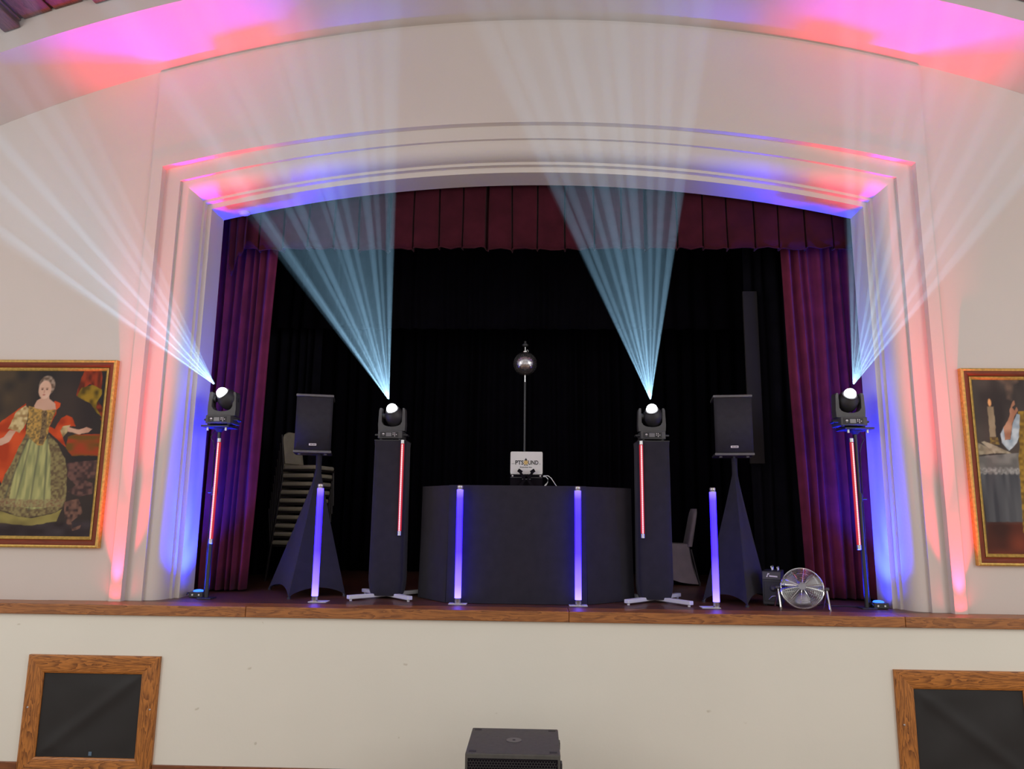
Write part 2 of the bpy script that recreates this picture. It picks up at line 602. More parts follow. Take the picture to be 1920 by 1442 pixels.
# black stage box
mb = MB()
X, Y0, Y1, Z1 = 4.2, 0.262, 4.2, S + 4.75
for q in (((-X, Y1, S), (X, Y1, S), (X, Y1, Z1), (-X, Y1, Z1)), ((-X, Y0, S), (-X, Y1, S), (-X, Y1, Z1), (-X, Y0, Z1)),
          ((X, Y0, S), (X, Y1, S), (X, Y1, Z1), (X, Y0, Z1)), ((-X, Y0, Z1), (X, Y0, Z1), (X, Y1, Z1), (-X, Y1, Z1))):
    mb.bm.faces.new([mb.bm.verts.new(p) for p in q])
struct(mb.build('wall_stage', 'black_wall', smooth=False))


# ------------------------------------------------------------------ curtains
def drape(name, label, mat, top, bot, y, z0, z1, folds, amp, seed, cat='curtain', sharp=0.0, group=None, thick=0.0):
    """hanging cloth with irregular vertical folds; top/bot = (x0, x1)"""
    rnd = random.Random(seed)
    ws = [rnd.uniform(0.6, 1.5) for _ in range(folds)]
    tot = sum(ws)
    us, ds = [], []
    acc = 0
    for i, w in enumerate(ws):
        a = rnd.uniform(0.6, 1.2) * amp
        for k in range(10):
            t = k / 10
            us.append((acc + w * t) / tot)
            s = 0.5 - 0.5 * math.cos(2 * math.pi * t)
            ds.append(-a * (s ** (1.0 if not sharp else sharp)))
        acc += w
    us.append(1.0)
    ds.append(0.0)
    rows = []
    nz = 18
    for j in range(nz + 1):
        t = j / nz
        z = z1 + (z0 - z1) * t
        xa = top[0] + (bot[0] - top[0]) * t
        xb = top[1] + (bot[1] - top[1]) * t
        sw = 0.75 + 0.25 * t
        rows.append([(xa + (xb - xa) * u + 0.006 * math.sin(9 * t + 14 * u), y + d * sw, z) for u, d in zip(us, ds)])
    o = MB().loft(rows).build(name, mat, None, (0, 0, 0), smooth=True, angle=80)
    m = o.modifiers.new('thickness', 'SOLIDIFY')
    m.thickness = 0.004
    return tag(o, label, cat, group)


drape('stage_curtain', 'burgundy velvet curtain drawn back beside the stacked chairs', 'velvet_lit', (-3.42, -2.70), (-3.42, -2.80), 1.16, S + 0.02, S + 4.2, 8, 0.13, 3)
drape('stage_curtain', 'burgundy velvet curtain drawn back beside the chrome floor fan', 'velvet_lit', (2.56, 3.42), (2.66, 3.42), 1.16, S + 0.02, S + 4.2, 8, 0.12, 9)
drape('backdrop_curtain', 'black backdrop curtain closing the rear of the stage', 'blackcloth', (-3.9, 3.9), (-3.9, 3.9), 3.9, S + 0.01, S + 4.6, 44, 0.10, 5)
drape('side_curtain', 'black side curtain hanging behind the stacked chairs', 'blackleg', (-3.5, -2.75), (-3.5, -2.75), 3.05, S + 0.01, S + 4.5, 6, 0.10, 6)
drape('side_curtain', 'black side curtain between right loudspeaker and burgundy drape', 'blackleg', (2.35, 3.3), (2.35, 3.3), 1.75, S + 0.01, S + 4.5, 7, 0.08, 7)
drape('border_curtain', 'black border curtain hung high across the rear stage', 'blackcloth', (-3.9, 3.9), (-3.9, 3.9), 2.7, S + 3.05, S + 4.6, 40, 0.06, 8)
tag(MB().box((0, 0, 0.94), (0.155, 0.03, 1.88), 0.004).build('scenery_flat', 'greyflat', None, (2.375, 1.60, S + 1.33), smooth=False),
    'narrow dark grey panel hanging behind the right loudspeaker', 'panel')

# valance of wide overlapping pleats across the top of the opening
rnd = random.Random(12)
xs, ys, zs = [], [], []
x = -3.10
while x < 3.26:
    w = rnd.uniform(0.24, 0.31)
    dz = rnd.uniform(-0.012, 0.012)
    for t, d in ((0.0, 0.0), (0.02, -0.055), (0.10, -0.066), (0.5, -0.058), (0.80, -0.066), (0.94, -0.06), (0.985, -0.01), (0.99, 0.02)):
        xs.append(x + w * t)
        ys.append(0.985 + d)
        zs.append(S + 3.448 + dz + 0.010 * math.sin(t * 7 + x * 5))
    x += w * (0.99 if rnd.random() < 0.7 else 1.08)
rows = []
for j in range(9):
    t = j / 8
    rows.append([(a + 0.004 * math.sin(3 * t + a * 8), b - 0.018 * t * (1 + 0.6 * math.sin(a * 11)), S + 4.25 + (c - S - 4.25) * t) for a, b, c in zip(xs, ys, zs)])
vo = thing('valance', 'burgundy velvet valance with wide pleats across the stage opening', 'valance', (0, 0.985, S + 3.45))
o = MB().loft(rows).build('pleated_cloth', 'velvet', vo, (0, -0.985, -S - 3.45), smooth=True, angle=35)
o.modifiers.new('thickness', 'SOLIDIFY').thickness = 0.006
o = MB().tube([(a, b - 0.025, c + 0.004) for a, b, c in zip(xs, ys, zs)], 0.006, 5).build('hem', 'velvet', vo, (0, -0.985, -S - 3.45))
# gathered tail hanging at its left end
rows = []
n = 40
for j in range(13):
    t = j / 12
    row = []
    for k in range(n + 1):
        u = k / n
        zb = S + 3.16 + 0.30 * max(0, (u - 0.35) / 0.65) ** 0.8 + 0.12 * max(0, 0.35 - u) / 0.35 + 0.018 * math.sin(u * 30)
        xx = -3.165 + (0.22 - 0.06 * t * (1 - u)) * u + 0.045 * t * (1 - u)
        row.append((xx, 0.90 - 0.05 * abs(math.sin(u * 7.5)) - 0.02 * t, S + 3.95 + (zb - S - 3.95) * t))
    rows.append(row)
o = MB().loft(rows).build('valance_tail', 'velvet', vo, (0, -0.985, -S - 3.45), smooth=True, angle=60)
o.modifiers.new('thickness', 'SOLIDIFY').thickness = 0.005


# ------------------------------------------------------------------ paintings
LP = {
 'red_curtain': [(-4.075,2.081),(-3.944,2.082),(-3.919,1.972),(-3.919,1.849),(-3.977,1.876),(-4.029,1.91),(-4.099,1.862),(-4.139,1.793),(-4.148,1.807),(-4.117,1.964)],
 'gold_lining': [(-4.135,1.814),(-4.101,1.875),(-4.007,1.903),(-3.914,1.862),(-3.909,1.822),(-3.948,1.74),(-3.934,1.672),(-3.879,1.605),(-3.931,1.639),(-4.009,1.733),(-4.133,1.793)],
 'red_tail': [(-3.936,1.754),(-3.888,1.686),(-3.867,1.551),(-3.898,1.592),(-3.886,1.605),(-3.951,1.699)],
 'cape_l': [(-4.606,1.729),(-4.7,1.654),(-4.812,1.565),(-4.9,1.45),(-4.864,1.184),(-4.737,0.994),(-4.672,1.119),(-4.628,1.199),(-4.572,1.453)],
 'skirt': [(-4.57,1.451),(-4.496,1.408),(-4.4,1.346),(-4.358,1.443),(-4.27,1.366),(-4.185,1.228),(-4.154,1.124),(-4.133,0.865),(-4.155,0.799),(-4.221,0.752),(-4.433,0.708),(-4.565,0.716),(-4.668,0.761),(-4.707,0.766),(-4.779,0.797),(-4.766,0.915),(-4.719,1.081),(-4.666,1.2),(-4.624,1.33)],
 'skirt_front': [(-4.535,1.408),(-4.44,1.351),(-4.368,1.409),(-4.323,1.275),(-4.266,0.803),(-4.418,0.778),(-4.656,0.822),(-4.638,1.058),(-4.587,1.273)],
 'under': [(-4.775,0.767),(-4.706,0.755),(-4.566,0.717),(-4.43,0.7),(-4.221,0.747),(-4.159,0.786),(-4.2,0.676),(-4.422,0.635),(-4.591,0.646),(-4.761,0.664)],
 'bodice': [(-4.575,1.702),(-4.317,1.67),(-4.327,1.636),(-4.361,1.521),(-4.372,1.441),(-4.402,1.347),(-4.456,1.347),(-4.572,1.453),(-4.57,1.601)],
 'stomacher': [(-4.447,1.662),(-4.399,1.663),(-4.387,1.454),(-4.402,1.354),(-4.444,1.36),(-4.436,1.521)],
 'chest': [(-4.528,1.709),(-4.507,1.757),(-4.468,1.778),(-4.469,1.819),(-4.404,1.819),(-4.395,1.771),(-4.331,1.724),(-4.322,1.677),(-4.427,1.666),(-4.519,1.689)],
 'sleeve': [(-4.686,1.654),(-4.604,1.709),(-4.576,1.682),(-4.573,1.574),(-4.599,1.506),(-4.634,1.459),(-4.742,1.498),(-4.716,1.566)],
 'arm_l': [(-4.726,1.485),(-4.661,1.479),(-4.719,1.378),(-4.783,1.344),(-4.823,1.337),(-4.83,1.39),(-4.772,1.418)],
 'cape_r': [(-4.341,1.751),(-4.283,1.731),(-4.286,1.697),(-4.317,1.67),(-4.313,1.636),(-4.361,1.521),(-4.31,1.495),(-4.267,1.589),(-4.216,1.623),(-4.159,1.603),(-4.122,1.523),(-4.204,1.522),(-4.254,1.482),(-4.189,1.335),(-4.362,1.468),(-4.372,1.494)],
 'cuff': [(-4.238,1.522),(-4.171,1.533),(-4.191,1.469),(-4.227,1.422),(-4.254,1.482)],
 'arm_r': [(-4.197,1.516),(-4.085,1.49),(-4.019,1.517),(-3.963,1.497),(-3.994,1.47),(-4.073,1.449),(-4.185,1.475)],
 'cushion': [(-4.18,1.429),(-4.114,1.449),(-3.883,1.451),(-3.883,1.258),(-4.126,1.256),(-4.188,1.322)],
 'table': [(-4.159,1.191),(-3.878,1.22),(-3.881,1.062),(-4.001,1.048),(-3.903,1.01),(-3.899,0.919),(-4.017,0.892),(-4.129,0.936),(-4.062,0.995),(-4.145,1.073)],
 'table2': [(-4.146,0.845),(-4.016,0.879),(-3.968,0.75),(-4.028,0.698),(-4.065,0.671),(-4.046,0.62),(-3.969,0.647),(-3.979,0.615),(-4.043,0.595),(-4.104,0.658),(-4.131,0.716)],
 'head': [(-4.443,1.856),(-4.384,1.857),(-4.433,1.771)],
 'hair': [(-4.428,1.877),(-4.359,1.877),(-4.418,1.792)],
 'floor': [(-4.792,0.644),(-3.86,0.68),(-3.838,0.482),(-4.769,0.471)],
}
RP = {
 'candle': [(3.984,1.75),(4.037,1.751),(4.033,1.486),(3.98,1.486)],
 'flame': [(4.005,1.786),(4.019,1.786),(4.002,1.754)],
 'holder': [(3.979,1.482),(4.045,1.483),(4.057,1.416),(3.977,1.428)],
 'page': [(3.871,1.434),(3.937,1.402),(4.0,1.345),(3.87,1.325)],
 'page2': [(3.903,1.44),(3.929,1.448),(4.061,1.39),(4.144,1.346),(4.006,1.342)],
 'tabletop': [(3.808,1.312),(4.623,1.384),(4.599,1.171),(3.861,1.194)],
 'drape': [(3.861,1.194),(4.599,1.171),(4.552,0.767),(3.884,0.759)],
 'floor': [(3.868,0.759),(4.552,0.767),(4.514,0.434),(3.851,0.425)],
 'arm': [(4.174,1.732),(4.202,1.791),(4.216,1.804),(4.222,1.771),(4.197,1.745),(4.213,1.713),(4.232,1.745),(4.24,1.72),(4.208,1.668),(4.183,1.603),(4.153,1.468),(4.106,1.461),(4.103,1.564),(4.163,1.661)],
 'sleeve': [(4.104,1.57),(4.073,1.512),(4.078,1.435),(4.133,1.365),(4.203,1.436),(4.227,1.487),(4.253,1.681),(4.229,1.687),(4.183,1.603),(4.152,1.461),(4.112,1.461)],
 'robe': [(4.243,1.707),(4.32,1.72),(4.504,1.682),(4.571,1.173),(4.515,0.676),(4.179,0.672),(4.2,1.17),(4.201,1.296),(4.223,1.392),(4.221,1.552)],
 'figure': [(4.071,1.993),(4.098,2.013),(4.156,2.02),(4.197,1.994),(4.263,2.014),(4.271,1.974),(4.219,1.954),(4.198,1.81),(4.161,1.823),(4.155,1.947)],
}


def vnoise(X, Z, f, seed):
    rs = np.random.RandomState(seed)
    g = rs.rand(64, 64)
    a, b = X * f + 20.0, Z * f + 20.0
    i, j = np.floor(a).astype(int), np.floor(b).astype(int)
    u, v = a - i, b - j
    u, v = u * u * (3 - 2 * u), v * v * (3 - 2 * v)
    G = lambda p, q: g[p % 64, q % 64]
    return G(i, j) * (1 - u) * (1 - v) + G(i + 1, j) * u * (1 - v) + G(i, j + 1) * (1 - u) * v + G(i + 1, j + 1) * u * v


def sdf(X, Z, pts):
    d = np.full(X.shape, 1e9)
    ins = np.zeros(X.shape, bool)
    n = len(pts)
    for k in range(n):
        (x0, z0), (x1, z1) = pts[k], pts[(k + 1) % n]
        ex, ez = x1 - x0, z1 - z0
        t = np.clip(((X - x0) * ex + (Z - z0) * ez) / (ex * ex + ez * ez + 1e-12), 0, 1)
        d = np.minimum(d, np.hypot(X - x0 - t * ex, Z - z0 - t * ez))
        c = ((z0 > Z) != (z1 > Z)) & (X < (x1 - x0) * (Z - z0) / (z1 - z0 + 1e-12) + x0)
        ins ^= c
    return np.where(ins, -d, d)


class Paint:
    def __init__(self, x0, x1, z0, z1, nx, nz):
        self.X, self.Z = np.meshgrid(np.linspace(x0, x1, nx), np.linspace(z0, z1, nz))
        self.C = np.zeros(self.X.shape + (3,))
        self.b = (x0, x1, z0, z1, nx, nz)

    def lay(self, a, col, col2=None, f=30, seed=1, sx=1.0, sz=1.0):
        c = np.array(rgb(*col))[None, None, :]
        if col2 is not None:
            n = vnoise(self.X * sx, self.Z * sz, f, seed)[..., None]
            n = np.clip((n - 0.2) / 0.6, 0, 1)
            c = c * (1 - n) + np.array(rgb(*col2))[None, None, :] * n
        self.C = self.C * (1 - a[..., None]) + c * a[..., None]

    def poly(self, pts, col, col2=None, soft=0.006, **k):
        w = 0.006 * (vnoise(self.X, self.Z, 35, 77) - 0.5)
        d = sdf(self.X, self.Z, pts) + w
        self.lay(np.clip(0.5 - d / soft, 0, 1), col, col2, **k)

    def ell(self, c, rx, rz, col, col2=None, soft=0.1, **k):
        d = np.hypot((self.X - c[0]) / rx, (self.Z - c[1]) / rz) - 1
        self.lay(np.clip(0.5 - d / soft, 0, 1), col, col2, **k)

    def line(self, p, q, w, col, alpha=0.7):
        d = sdf(self.X, self.Z, [p, q, ((p[0] + q[0]) / 2 + 1e-4, (p[1] + q[1]) / 2)])
        self.lay(np.clip(1 - np.abs(d) / w, 0, 1) * alpha, col)

    def canvas(self, y, parent, org):
        x0, x1, z0, z1, nx, nz = self.b
        me = bpy.data.meshes.new('canvas')
        V = [(x - org[0], y - org[1], z + S - org[2]) for x, z in zip(self.X.ravel(), self.Z.ravel())]
        F = [(j * nx + i, j * nx + i + 1, (j + 1) * nx + i + 1, (j + 1) * nx + i) for j in range(nz - 1) for i in range(nx - 1)]
        me.from_pydata(V, [], F)
        at = me.color_attributes.new('paint', 'FLOAT_COLOR', 'POINT')
        cc = np.concatenate([np.clip(self.C, 0, 1), np.ones(self.C.shape[:2] + (1,))], 2).astype(np.float32)
        at.data.foreach_set('color', cc.ravel())
        m, nt, b = new_mat('oil_paint')
        a = nt.nodes.new('ShaderNodeVertexColor')
        a.layer_name = 'paint'
        nt.links.new(a.outputs[0], b.inputs['Base Color'])
        b.inputs['Roughness'].default_value = 0.8
        b.inputs['Specular IOR Level'].default_value = 0.15
        n = nt.nodes.new('ShaderNodeTexNoise')
        n.inputs['Scale'].default_value = 180
        bp = nt.nodes.new('ShaderNodeBump')
        bp.inputs['Strength'].default_value = 0.1
        bp.inputs['Distance'].default_value = 0.004
        tc = nt.nodes.new('ShaderNodeTexCoord')
        nt.links.new(tc.outputs['Object'], n.inputs['Vector'])
        nt.links.new(n.outputs['Fac'], bp.inputs['Height'])
        nt.links.new(bp.outputs[0], b.inputs['Normal'])
        return put('canvas', me, m, parent)


def picture_frame(root, w, h, prof, mat, name):
    """four mitred lengths; prof = [(inset from the outer edge, depth y)]"""
    for k in range(4):
        L = w if k % 2 == 0 else h
        rows = []
        for ins, y in prof:
            rows.append([(-L / 2 + ins, y, ins), (L / 2 - ins, y, ins)])
        me = MB().loft(rows).mesh(name, True, 50)
        o = put(name, me, mat, root)
        a = k * math.pi / 2
        cx, cz = ((0, 0), (w / 2, h / 2), (0, h), (-w / 2, h / 2))[k]
        o.location = (cx, 0, cz)
        o.rotation_euler = (0, -a, 0)


def painting(label, x0, x1, z0, z1, artist, group):
    w, h = x1 - x0, z1 - z0
    org = ((x0 + x1) / 2, 0.25, S + z0)
    t = thing('framed_painting', label, 'painting', org, 0, group)
    picture_frame(t, w, h, [(0.0, 0.0), (0.0, -0.045), (0.012, -0.055), (0.024, -0.050)], 'frame_gold', 'outer_moulding')
    picture_frame(t, w, h, [(0.024, -0.050), (0.040, -0.052), (0.062, -0.040), (0.072, -0.030)], 'frame_red', 'frame_rail')
    picture_frame(t, w, h, [(0.072, -0.036), (0.080, -0.040), (0.098, -0.026), (0.100, -0.018)], 'frame_gold', 'inner_moulding')
    p = Paint(x0 + 0.09, x1 - 0.09, z0 + 0.09, z1 - 0.09, 190, 270)
    artist(p)
    p.canvas(0.23, t, org)
    return t


def paint_lady(p):
    one = np.ones(p.X.shape)
    p.lay(one, (66, 57, 54), (52, 48, 49), f=4, seed=3)
    p.lay(np.clip((-4.45 - p.X) * 2.2, 0, 0.7), (92, 76, 58), (60, 54, 50), f=9, seed=4)
    p.poly(LP['floor'], (70, 62, 66), (52, 44, 46), soft=0.04, f=12)
    p.poly(LP['red_curtain'], (150, 62, 42), (96, 46, 36), f=22, seed=5, sx=1.6, sz=0.6)
    p.poly(LP['gold_lining'], (150, 122, 44), (84, 70, 36), f=24, seed=6)
    p.poly(LP['red_tail'], (140, 60, 42), (90, 44, 38), f=30)
    p.poly(LP['cape_l'], (206, 84, 46), (168, 62, 36), f=12, seed=8)
    p.poly(LP['under'], (150, 138, 82), (112, 100, 62), f=14, seed=9)
    p.poly(LP['skirt'], (140, 128, 88), (104, 88, 68), f=60, seed=10)
    p.poly(LP['skirt_front'], (176, 172, 116), (140, 142, 98), f=28, seed=11, sx=2.0, sz=0.35)
    for a, b in (((-4.50, 1.50), (-4.60, 0.80)), ((-4.43, 1.46), (-4.46, 0.77)), ((-4.37, 1.50), (-4.33, 0.80)), ((-4.55, 1.40), (-4.70, 0.85))):
        p.line(a, b, 0.014, (82, 84, 74), 0.7)
    bx = (np.abs(p.Z - (0.83 + 0.10 * (p.X + 4.45) ** 2)) < 0.035)
    p.lay((sdf(p.X, p.Z, LP['skirt']) < -0.01) * bx * 0.65, (132, 92, 76), (150, 140, 100), f=70, seed=13)
    p.poly(LP['table'], (112, 82, 76), (70, 56, 56), f=40, seed=14)
    p.poly(LP['table2'], (124, 92, 80), (66, 54, 54), f=44, seed=15)
    p.poly(LP['cushion'], (158, 66, 42), (112, 80, 40), f=16, seed=16, sx=0.6, sz=1.8)
    p.poly(LP['cape_r'], (208, 82, 44), (158, 58, 36), f=16, seed=17)
    p.poly(LP['bodice'], (186, 146, 80), (120, 100, 66), f=70, seed=18)
    p.poly(LP['stomacher'], (84, 68, 56), (130, 108, 76), f=80, seed=19)
    p.poly(LP['chest'], (206, 168, 148), (196, 154, 134), f=8)
    p.poly(LP['sleeve'], (206, 184, 136), (156, 126, 84), f=44, seed=20)
    p.poly(LP['arm_l'], (208, 168, 146), (190, 148, 124), f=10)
    p.poly(LP['cuff'], (200, 178, 134), (140, 116, 80), f=40)
    p.poly(LP['arm_r'], (208, 166, 144), (188, 146, 124), f=10)
    h = LP['hair']
    p.ell((h[0][0], h[0][1] + 0.018), (h[1][0] - h[0][0]) * 1.08, (h[0][1] - h[2][1]) * 1.06, (158, 138, 124), (108, 88, 76), 0.15, f=50, seed=21)
    h = LP['head']
    c, rx, rz = h[0], h[1][0] - h[0][0], h[0][1] - h[2][1]
    p.ell(c, rx, rz, (216, 178, 158), (206, 164, 142), 0.12, f=14)
    for dx in (-0.42, 0.32):
        p.ell((c[0] + dx * rx, c[1] + 0.05 * rz), 0.011, 0.006, (92, 66, 58), None, 0.5)
        p.ell((c[0] + dx * rx, c[1] + 0.17 * rz), 0.015, 0.003, (130, 96, 80), None, 0.8)
    p.ell((c[0] - 0.08 * rx, c[1] - 0.22 * rz), 0.006, 0.018, (190, 142, 124), None, 0.8)
    p.ell((c[0] - 0.08 * rx, c[1] - 0.55 * rz), 0.014, 0.005, (168, 92, 84), None, 0.6)


def paint_altar(p):
    one = np.ones(p.X.shape)
    p.lay(one, (88, 78, 74), (62, 56, 56), f=6, seed=31, sx=1.6)
    p.poly(RP['figure'], (118, 96, 84), (92, 78, 72), soft=0.03, f=24)
    p.poly(RP['floor'], (130, 66, 50), (70, 46, 42), soft=0.05, f=7, seed=33)
    p.poly(RP['drape'], (98, 98, 102), (72, 72, 78), f=16, seed=34, sx=2.2, sz=0.15)
    p.poly(RP['tabletop'], (142, 136, 132), (112, 108, 106), f=18, seed=35)
    for k in range(26):
        p.ell((3.86 + k * 0.046, RP['drape'][0][1] - 0.002), 0.024, 0.030, (166, 162, 160), (128, 124, 122), 0.5, f=80)
    p.poly(RP['holder'], (150, 126, 70), (104, 84, 62), f=60)
    p.poly(RP['candle'], (164, 146, 120), (136, 120, 98), f=20)
    h = RP['flame']
    p.ell(h[0], h[1][0] - h[0][0], h[0][1] - h[2][1], (240, 176, 120), None, 0.5)
    p.poly(RP['page'], (170, 156, 134), (138, 124, 106), f=40)
    p.poly(RP['page2'], (184, 170, 148), (150, 136, 116), f=40)
    p.poly(RP['robe'], (170, 134, 60), (122, 94, 48), f=40, seed=40)
    p.poly(RP['sleeve'], (206, 212, 220), (158, 170, 184), f=26, seed=41)
    p.poly(RP['arm'], (204, 150, 124), (170, 116, 92), f=14, seed=42)


painting('gilt-framed portrait of a lady in pale green gown and orange mantle', -5.09, -3.785, 0.447, 2.13, paint_lady, 'framed paintings beside the stage')
painting('gilt-framed religious painting with candle, open book and raised hand', 3.768, 5.07, 0.396, 2.087, paint_altar, 'framed paintings beside the stage')


# ------------------------------------------------------------------ oak-framed vent panels in the apron
def vent_panel(label, x0, x1, seed, sticker):
    z0, z1 = 0.004, S - 0.412
    w, h = x1 - x0, z1 - z0
    t = thing('vent_panel', label, 'vent panel', ((x0 + x1) / 2, 0.04, z0), 0, 'oak-framed vent panels')
    bw = 0.142
    for k in range(4):
        L = w if k % 2 == 0 else h
        rows = []
        for ins, y in ((0.0, 0.0), (0.0, -0.026), (0.012, -0.034), (bw - 0.02, -0.034), (bw - 0.004, -0.026), (bw, -0.022), (bw, -0.002)):
            rows.append([(-L / 2 + ins, y, ins), (L / 2 - ins, y, ins)])
        me = MB().loft(rows).mesh('frame_board', True, 30)
        o = put('frame_board', me, 'oak', t)
        o.location = ((0, 0, 0), (w / 2, 0, h / 2), (0, 0, h), (-w / 2, 0, h / 2))[k]
        o.rotation_euler = (0, -k * math.pi / 2, 0)
    rnd = random.Random(seed)
    ph = [rnd.uniform(0, 6) for _ in range(6)]
    rows = []
    a, b = w - 2 * bw + 0.01, h - 2 * bw + 0.01
    for j in range(41):
        row = []
        for i in range(41):
            u, v = i / 40, j / 40
            e = min(u, 1 - u, v, 1 - v)
            s = u - v if seed % 2 else u + v - 1
            d = 0.012 * math.exp(-(s / 0.10) ** 2) * min(1, e * 9) + 0.004 * math.sin(5 * u + ph[0] + 3 * v) * min(1, e * 6) + 0.004 * math.sin(8 * v + ph[1] - 4 * u) * min(1, e * 6)
            row.append((-a / 2 + a * u, -0.013 - max(-0.006, d), bw - 0.005 + b * v))
        rows.append(row)
    MB().loft(rows).build('cloth_panel', 'mesh_cloth', t, angle=180)
    for sx in (-1, 1):
        q = Matrix.Rotation(math.pi / 2, 4, 'X')
        q.translation = (sx * (w / 2 - 0.045), -0.032, h * 0.56)
        MB().lathe([(0.008, 0), (0.008, 0.005), (0.005, 0.008)], 12, q).build('screw', 'silver', t)
    if sticker:
        MB().box((0.04, -0.017, bw + 0.03), (0.026, 0.003, 0.030)).build('sticker', 'sticker', t, smooth=False)


vent_panel('oak-framed black cloth vent panel below the portrait of the lady', -4.16, -3.05, 3, True)
vent_panel('oak-framed black cloth vent panel below the religious painting', 2.918, 4.054, 4, False)


# ------------------------------------------------------------------ LED tubes
def floor_tube(label, x, y, plate):
    t = thing('led_tube', label, 'led tube', (x, y, S), 0, 'violet LED tubes standing on the stage')
    MB().lathe([(0.029, 0.052), (0.029, 0.992)], 24).build('diffuser', 'tube', t)
    MB().lathe([(0.026, 0.006), (0.027, 0.012), (0.024, 0.016), (0.027, 0.022), (0.027, 0.050), (0.029, 0.053)], 24).build('base_connector', 'silver', t)
    MB().lathe([(0.029, 0.992), (0.027, 1.0), (0.024, 1.004), (0.027, 1.010), (0.027, 1.024), (0.022, 1.031)], 24).build('top_connector', 'silver', t)
    MB().box((plate, 0.03, 0.003), (0.16, 0.13, 0.006), 0.002).build('base_plate', 'white', t, smooth=False)
    return t


floor_tube('violet LED tube standing before the left loudspeaker stand', -1.895, 0.38, 0.03)
floor_tube('violet LED tube at the left edge of the DJ booth front', -0.632, 0.385, 0.0)
floor_tube('violet LED tube at the right edge of the DJ booth front', 0.421, 0.385, 0.0)
floor_tube('violet LED tube standing before the right loudspeaker stand', 1.613, 0.38, -0.05)


def red_tube(label, x, y, z0, z1, lean=0.0):
    t = thing('red_led_tube', label, 'led tube', (x, y, S + z0), 0, 'red LED tubes hung upright')
    h = z1 - z0
    t.rotation_euler = (0, lean, 0)
    MB().lathe([(0.017, 0.045), (0.017, h - 0.04)], 16).build('tube', 'red_tube', t)
    MB().box((0, -0.017, h / 2), (0.011, 0.006, h - 0.09)).build('led_strip', 'led_row', t, smooth=False)
    for a, b in ((0.0, 0.046), (h - 0.041, h)):
        MB().lathe([(0.014, a), (0.019, a + 0.004), (0.019, b - 0.004), (0.014, b)], 16).build('end_cap', 'silver', t)
    return t


red_tube('red LED tube on the light stand beside the lady portrait', -2.893, 0.45, 0.487, 1.447, 0.006)
red_tube('red LED tube on the black column left of the DJ booth', -1.212, 0.635, 0.572, 1.462)
red_tube('red LED tube on the black column right of the DJ booth', 1.026, 0.635, 0.574, 1.470)
red_tube('red LED tube on the light stand behind the chrome fan', 2.890, 0.45, 0.503, 1.489, -0.004)


# ------------------------------------------------------------------ DJ booth
t = thing('dj_booth', 'black fabric-covered folding DJ booth at the centre of the stage', 'dj booth', (0, 0.45, S))
path = [(-1.045, 0.42), (-0.99, 0.352), (-0.80, 0.10), (-0.74, 0.03), (-0.665, 0.0), (0.43, 0.0), (0.50, 0.022), (0.57, 0.07), (0.91, 0.36), (0.955, 0.41)]


def wall_strip(pts, z0, z1, th, n=14):
    rows = []
    m = len(pts)
    nrm = []
    for i in range(m):
        a = Vector(pts[max(i - 1, 0)]).to_2d() if False else Vector((pts[max(i - 1, 0)][0], pts[max(i - 1, 0)][1]))
        b = Vector((pts[min(i + 1, m - 1)][0], pts[min(i + 1, m - 1)][1]))
        d = (b - a).normalized()
        nrm.append(Vector((-d.y, d.x)))
    for j in range(n + 1):
        s = j / n
        z = z0 + (z1 - z0) * s
        out = 0.018 * (1 - s) ** 2
        f = [(p[0] - q.x * out, p[1] - q.y * out + 0.0, z) for p, q in zip(pts, nrm)]
        bk = [(p[0] + q.x * th, p[1] + q.y * th, z) for p, q in zip(pts, nrm)][::-1]
        rows.append(f + bk)
    mb = MB().loft(rows, closed=True)
    mb.bm.verts.ensure_lookup_table()
    k = 2 * m
    mb.bm.faces.new([mb.bm.verts[i] for i in range(k)][::-1])
    mb.bm.faces.new([mb.bm.verts[n * k + i] for i in range(k)])
    return mb


wall_strip(path[3:7], 0.004, 1.036, 0.03).build('front_panel', 'spandex', t, angle=50)
wall_strip(path[0:4], 0.004, 1.033, 0.03).build('side_panel', 'spandex', t, angle=50)
wall_strip(path[6:10], 0.004, 1.033, 0.03).build('side_panel', 'spandex', t, angle=50)
MB().prism([(-0.70, 0.0), (0.62, 0.0), (0.62, 0.03), (-0.70, 0.03)], 0.13, 0.80).build('table_top', 'case', t, (0, 0, 0.985), smooth=False)
for x, y in ((-0.64, 0.74), (0.56, 0.74)):
    MB().cyl((x, y, 0.0), (x, y, 0.985), 0.018).build('table_leg', 'polemetal', t)


# ------------------------------------------------------------------ lettering
def text_mesh(body, size, extrude=0.0006, shear=0.0, bold=0.0):
    cu = bpy.data.curves.new('lettering', 'FONT')
    cu.body = body
    cu.size = size
    cu.extrude = extrude
    cu.shear = shear
    cu.offset = bold
    cu.align_x = 'LEFT'
    cu.resolution_u = 3
    ob = bpy.data.objects.new('lettering', cu)
    COL.objects.link(ob)
    bpy.context.view_layer.update()
    dg = bpy.context.evaluated_depsgraph_get()
    me = bpy.data.meshes.new_from_object(ob.evaluated_get(dg))
    bpy.data.objects.remove(ob)
    me.materials.clear()
    return me


def text_fit(name, body, x0, x1, z, y, mat, parent, height=None, bold=0.0):
    """lettering facing the hall, filling x0..x1 on baseline z"""
    me = text_mesh(body, 1.0, 0.002, 0.0, bold)
    xs = [v.co.x for v in me.vertices]
    ys = [v.co.y for v in me.vertices]
    s = (x1 - x0) / (max(xs) - min(xs))
    sy = s if height is None else height / (max(ys) - 0.0)
    for v in me.vertices:
        v.co = Vector(((v.co.x - min(xs)) * s, -v.co.z * s - 0.0, v.co.y * sy))
    return put(name, me, mat, parent, (x0, y, z))


